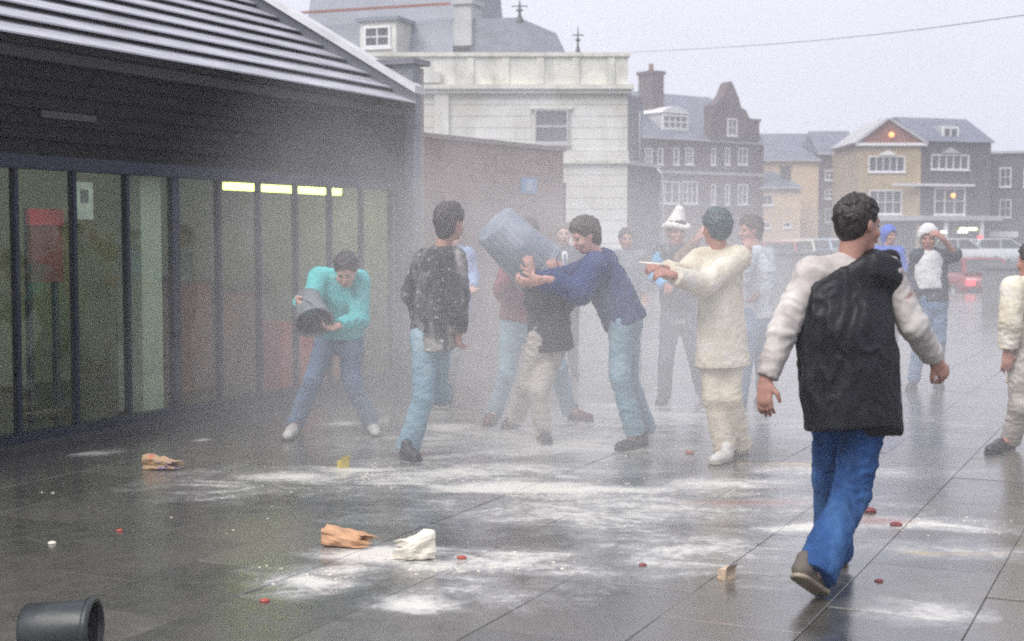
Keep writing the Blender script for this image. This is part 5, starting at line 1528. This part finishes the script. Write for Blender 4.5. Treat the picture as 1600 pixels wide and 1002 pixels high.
carton('lime_carton', 'tiny lime yellow carton beside the shoe under the bucket', 468, 676, 0.05, 0.04, 0.10, 20, mat('lime_card', (0.55, 0.55, 0.18), 0.6))
def tomato(px, py, r, label, mt, sq=0.4):
    r *= 0.55
    fd = Field(); c = np.array(G(px, py)) + np.array([0, 0, r*sq*0.9]); I3 = np.eye(3)
    fd.ell(c, I3, (r, r*0.9, r*sq), 0.01).ell(c+np.array([r*0.7, 0, -r*0.2]), I3, (r*0.6, r*0.5, r*0.35), 0.02)
    nm = 'squashed_tomato' if 'tomato' in label else 'food_scrap'
    o = link(nm, fd.mesh('squashed_tomato', r/5, G(px, py), r*0.15, (60, 60, 60), seed=int(px)), mt, None, G(px, py))
    tag(o, label, 'tomato' if 'tomato' in label else 'scrap', 'squashed food scraps on the paving')
TOM = mat('tomato_flesh', (0.36, 0.06, 0.045), 0.3, 0.3, 40)
DTOM = mat('bruised_tomato', (0.20, 0.04, 0.04), 0.35, 0.3, 40)
for q in ((1076, 709, 0.045, 'bright red squashed tomato in front of the cream shoes', TOM), (720, 873, 0.03, 'small red squashed tomato scrap beside the white flour bag', TOM),
          (1356, 800, 0.06, 'dark red squashed tomato just beyond the bright blue jeans', DTOM), (1398, 822, 0.05, 'dark red squashed tomato on the red stain beyond the walker', DTOM),
          (1003, 884, 0.022, 'tiny dark squashed tomato scrap near the long paving joint', DTOM), (1372, 909, 0.022, 'tiny dark squashed scrap on the paving after the walker', DTOM),
          (412, 940, 0.025, 'small orange-red squashed scrap in the bare foreground paving', TOM), (186, 830, 0.02, 'tiny orange scrap on the dark foreground paving', TOM), (80, 850, 0.025, 'pale scrap on the dark foreground paving near the corner bucket', WPAPER)):
    tomato(*q)
# a white stick in the hand of the cream coat
a_, b_ = at(998, 410, 9.75), at(1040, 414, 9.68)
o = MB().tube([a_, b_], [0.006, 0.010], 8).build('white_stick', WPAPER); tag(o, 'thin white stick held out by the cream coat', 'stick')

# lumps of wet flour and dough over the paving
lm = MB()
ico = []
for zz, n_ in ((0.0, 6), (0.55, 6)):
    for k in range(n_): ico.append((math.cos(2*math.pi*(k+zz)/n_)*(1-zz*0.5), math.sin(2*math.pi*(k+zz)/n_)*(1-zz*0.5), zz))
ico.append((0, 0, 0.9))
icf = [(k, (k+1) % 6, 6+(k+1) % 6, 6+k) for k in range(6)] + [(6+k, 6+(k+1) % 6, 12) for k in range(6)]
bands_ = [(560, 660, 742, 22, 110), (760, 1000, 765, 9, 330), (640, 780, 752, 9, 90), (560, 690, 868, 6, 150), (400, 560, 900, 16, 60), (640, 780, 890, 8, 70), (760, 1000, 700, 26, 120), (480, 620, 742, 14, 110),
          (1000, 1200, 755, 22, 80), (350, 560, 760, 30, 60), (1200, 1290, 828, 8, 45), (1400, 1590, 822, 14, 60), (620, 760, 668, 10, 80), (1180, 1300, 735, 8, 40), (60, 420, 790, 50, 40), (700, 900, 870, 18, 50)]
for x0, x1, yc, sp, n_ in bands_:
    for _ in range(n_):
        c = ground(random.uniform(x0, x1), yc + random.gauss(0, sp*0.5))
        r_ = 0.003 + 0.010*random.random()**3
        a = random.uniform(0, 6.28)
        lm.add([(c.x+(x*math.cos(a)-y*math.sin(a)*0.7)*r_*random.uniform(0.7, 1.3), c.y+(x*math.sin(a)+y*math.cos(a)*0.7)*r_*random.uniform(0.7, 1.3), z*r_*0.45-0.001) for x, y, z in ico], icf, True)
o = lm.build('spilt_flour', mat('wet_flour', (0.66, 0.62, 0.53), 0.7, 0.2, 8)); tag(o, 'scattered lumps of spilt wet flour across the paving', 'flour', None, 'stuff')

# ------------------------------------------------------------------ cars beyond the square
def car(label, loc, rz, col, brake=False, group='parked cars beyond the low wall', hatch=True):
    paint = mat('car_paint', col, 0.3, 0.06, 1, 5, 0.02, coat=0.6)
    o = empty('car', loc, rz); tag(o, label, 'car', group)
    # rounded lower body as a loft of cross sections along x (rear -x)
    secs = [(-1.95, 0.62, 0.42, 0.62), (-1.9, 0.74, 0.30, 0.80), (-1.5, 0.80, 0.24, 0.92), (0.3, 0.82, 0.22, 0.92), (1.0, 0.80, 0.22, 0.88), (1.7, 0.76, 0.26, 0.76), (1.93, 0.66, 0.36, 0.60)]
    v, f = [], []
    for x, w, z0, z1 in secs:
        for yy, zz in ((-w, z0+0.1), (-w*1.02, (z0+z1)/2), (-w*0.96, z1), (w*0.96, z1), (w*1.02, (z0+z1)/2), (w, z0+0.1), (w*0.85, z0), (-w*0.85, z0)): v.append((x, yy, zz))
    for i in range(len(secs)-1):
        for k in range(8): f.append((i*8+k, (i+1)*8+k, (i+1)*8+(k+1) % 8, i*8+(k+1) % 8))
    f += [tuple(range(8)), tuple(range(len(secs)*8-1, len(secs)*8-9, -1))]
    body = MB().add(v, f, True).build('body', paint, o)
    cab = [(-1.72, 0.72, 0.921), (-1.35, 0.62, 1.36), (0.05, 0.62, 1.40), (0.75, 0.72, 0.921)]
    v = []
    for x, w, z in cab: v += [(x, -w, z), (x, w, z)]
    MB().add(v, [(0,1,3,2), (2,3,5,4), (4,5,7,6), (0,2,4,6), (1,7,5,3), (0,6,7,1)]).build('roof', paint, o)
    MB().add([(-1.70, -0.62, 0.96), (-1.70, 0.62, 0.96), (-1.40, 0.54, 1.32), (-1.40, -0.54, 1.32)], [(0,1,2,3)]).build('rear_window', M['pane'], o, (-0.012, 0, 0.004))
    MB().add([(0.72, -0.64, 0.95), (0.72, 0.64, 0.95), (0.12, 0.56, 1.35), (0.12, -0.56, 1.35)], [(3,2,1,0)]).build('windscreen', M['pane'], o, (0.012, 0, 0.006))
    for sg in (-1, 1):
        MB().add([(-1.5, sg*0.70, 0.96), (-0.45, sg*0.716, 0.96), (-0.45, sg*0.645, 1.34), (-1.28, sg*0.638, 1.31)], [(0,1,2,3)]).build('side_window', M['pane'], o, (0, sg*0.018, 0))
        MB().add([(-0.38, sg*0.716, 0.96), (0.6, sg*0.72, 0.96), (0.05, sg*0.64, 1.34), (-0.38, sg*0.645, 1.34)], [(0,1,2,3)]).build('side_window', M['pane'], o, (0, sg*0.018, 0))
        MB().box(-1.975, -1.93, sg*0.62-0.13, sg*0.62+0.13, 0.58, 0.74).build('tail_light', M['redlight'] if brake else M['red'], o)
        MB().box(1.86, 1.945, sg*0.56-0.12, sg*0.56+0.12, 0.56, 0.68).build('headlight', M['trim'], o)
        for x in (-1.2, 1.25):
            wm = MB().lathe([(0.30, -0.10), (0.31, -0.06), (0.31, 0.06), (0.30, 0.10), (0.19, 0.105)], 20)
            w = wm.build('wheel', M['iron'], o, (x, sg*0.74, 0.31), (R(90)*-sg, 0, 0))
            MB().lathe([(0.19, 0.08), (0.15, 0.095), (0.001, 0.09)], 16).build('rim', M['trimdull'], w)
    MB().box(-2.0, -1.94, -0.66, 0.66, 0.36, 0.50).build('bumper', M['iron'], o)
    MB().box(1.92, 1.99, -0.66, 0.66, 0.36, 0.50).build('bumper', M['iron'], o)
    MB().box(-1.985, -1.951, -0.26, 0.26, 0.60, 0.71).build('number_plate', mat('plate_yellow', (0.6, 0.5, 0.12), 0.5), o)
    return o
for px, Y, rz, col, lb in ((1222, 57, 75, (0.30, 0.06, 0.06), 'dull red parked car, first in the row beyond the low wall'), (1247, 59, 78, (0.50, 0.52, 0.40), 'pale yellow-green parked car beyond the low wall'),
                           (1272, 61, 80, (0.34, 0.44, 0.50), 'pale blue parked car beyond the low wall'), (1300, 64, 80, (0.55, 0.57, 0.58), 'silver parked car half behind the walker')):
    p = at(px, HOR, Y); car(lb, (p.x, p.y, terrain(Y)), R(rz), col)
p = at(1506, HOR, 43.5); car('red car with glowing brake lights waiting beyond the square', (p.x, p.y, terrain(43.5)), R(96), (0.22, 0.03, 0.035), True, None)
p = at(1500, HOR, 62); car('white car crossing the road behind the brake lights', (p.x, p.y, terrain(62)), R(8), (0.5, 0.5, 0.5), False, None)
p = at(1568, HOR, 64); car('pale grey car in the road beyond the right low wall', (p.x, p.y, terrain(64)), R(4), (0.45, 0.48, 0.5), False, None)

# ------------------------------------------------------------------ wet air and the cloud of flour
def volume_mat(name, col, dens, aniso=0.2):
    m, n, l, b = new_mat(name); n.remove(b)
    pv = n.new('ShaderNodeVolumePrincipled')
    pv.inputs['Color'].default_value = col + (1,)
    pv.inputs['Density'].default_value = dens
    pv.inputs['Anisotropy'].default_value = aniso
    l.new(pv.outputs[0], n['Material Output'].inputs['Volume'])
    return m, n, l, pv
hz, n, l, pv = volume_mat('damp_haze', (0.93, 0.93, 0.97), 0.0030)
o = MB().box(-70, 90, -3, 175, -1.6, 24).build('haze', hz); tag(o, 'thin damp haze over the whole square', 'haze', None, 'stuff')
fc, n, l, pv = volume_mat('flour_dust', (0.96, 0.955, 0.955), 0.0, -0.1)
tc = n.new('ShaderNodeTexCoord')
gr1 = n.new('ShaderNodeTexGradient'); gr1.gradient_type = 'SPHERICAL'
l.new(tc.outputs['Object'], gr1.inputs['Vector'])
geo = n.new('ShaderNodeNewGeometry')
nz = noise(n, l, geo.outputs['Position'], 0.9, 5, 0.6, 0.8)
den = mth(n, l, 'MULTIPLY', mth(n, l, 'POWER', gr1.outputs['Fac'], 0.9), ramp(n, l, nz, 0.36, 0.66, (0.15,)*3+(1,), (2.0,)*3+(1,)))
l.new(mth(n, l, 'MULTIPLY', den, 0.16), pv.inputs['Density'])
me = MB().lathe([(math.sin(math.pi*i/16)*1.0+1e-4, -math.cos(math.pi*i/16)) for i in range(17)], 32).mesh('flour_cloud')
o = link('flour_cloud', me, fc, None, (0.1, 10.6, 0.8)); o.scale = (3.05, 3.5, 2.7)
tag(o, 'pale cloud of flour dust hanging over the crowd', 'dust', None, 'stuff')
ld, n, l, pv = volume_mat('low_dust', (0.95, 0.95, 0.96), 0.0, -0.1)
tc = n.new('ShaderNodeTexCoord')
gr1 = n.new('ShaderNodeTexGradient'); gr1.gradient_type = 'SPHERICAL'
l.new(tc.outputs['Object'], gr1.inputs['Vector'])
l.new(mth(n, l, 'MULTIPLY', gr1.outputs['Fac'], 0.085), pv.inputs['Density'])
o = link('low_dust', me.copy(), None, None, (2.6, 13.0, 0.2)); o.data.materials.clear(); o.data.materials.append(ld); o.scale = (7.0, 7.5, 2.2)
tag(o, 'thin flour dust drifting low over the paving', 'dust', None, 'stuff')
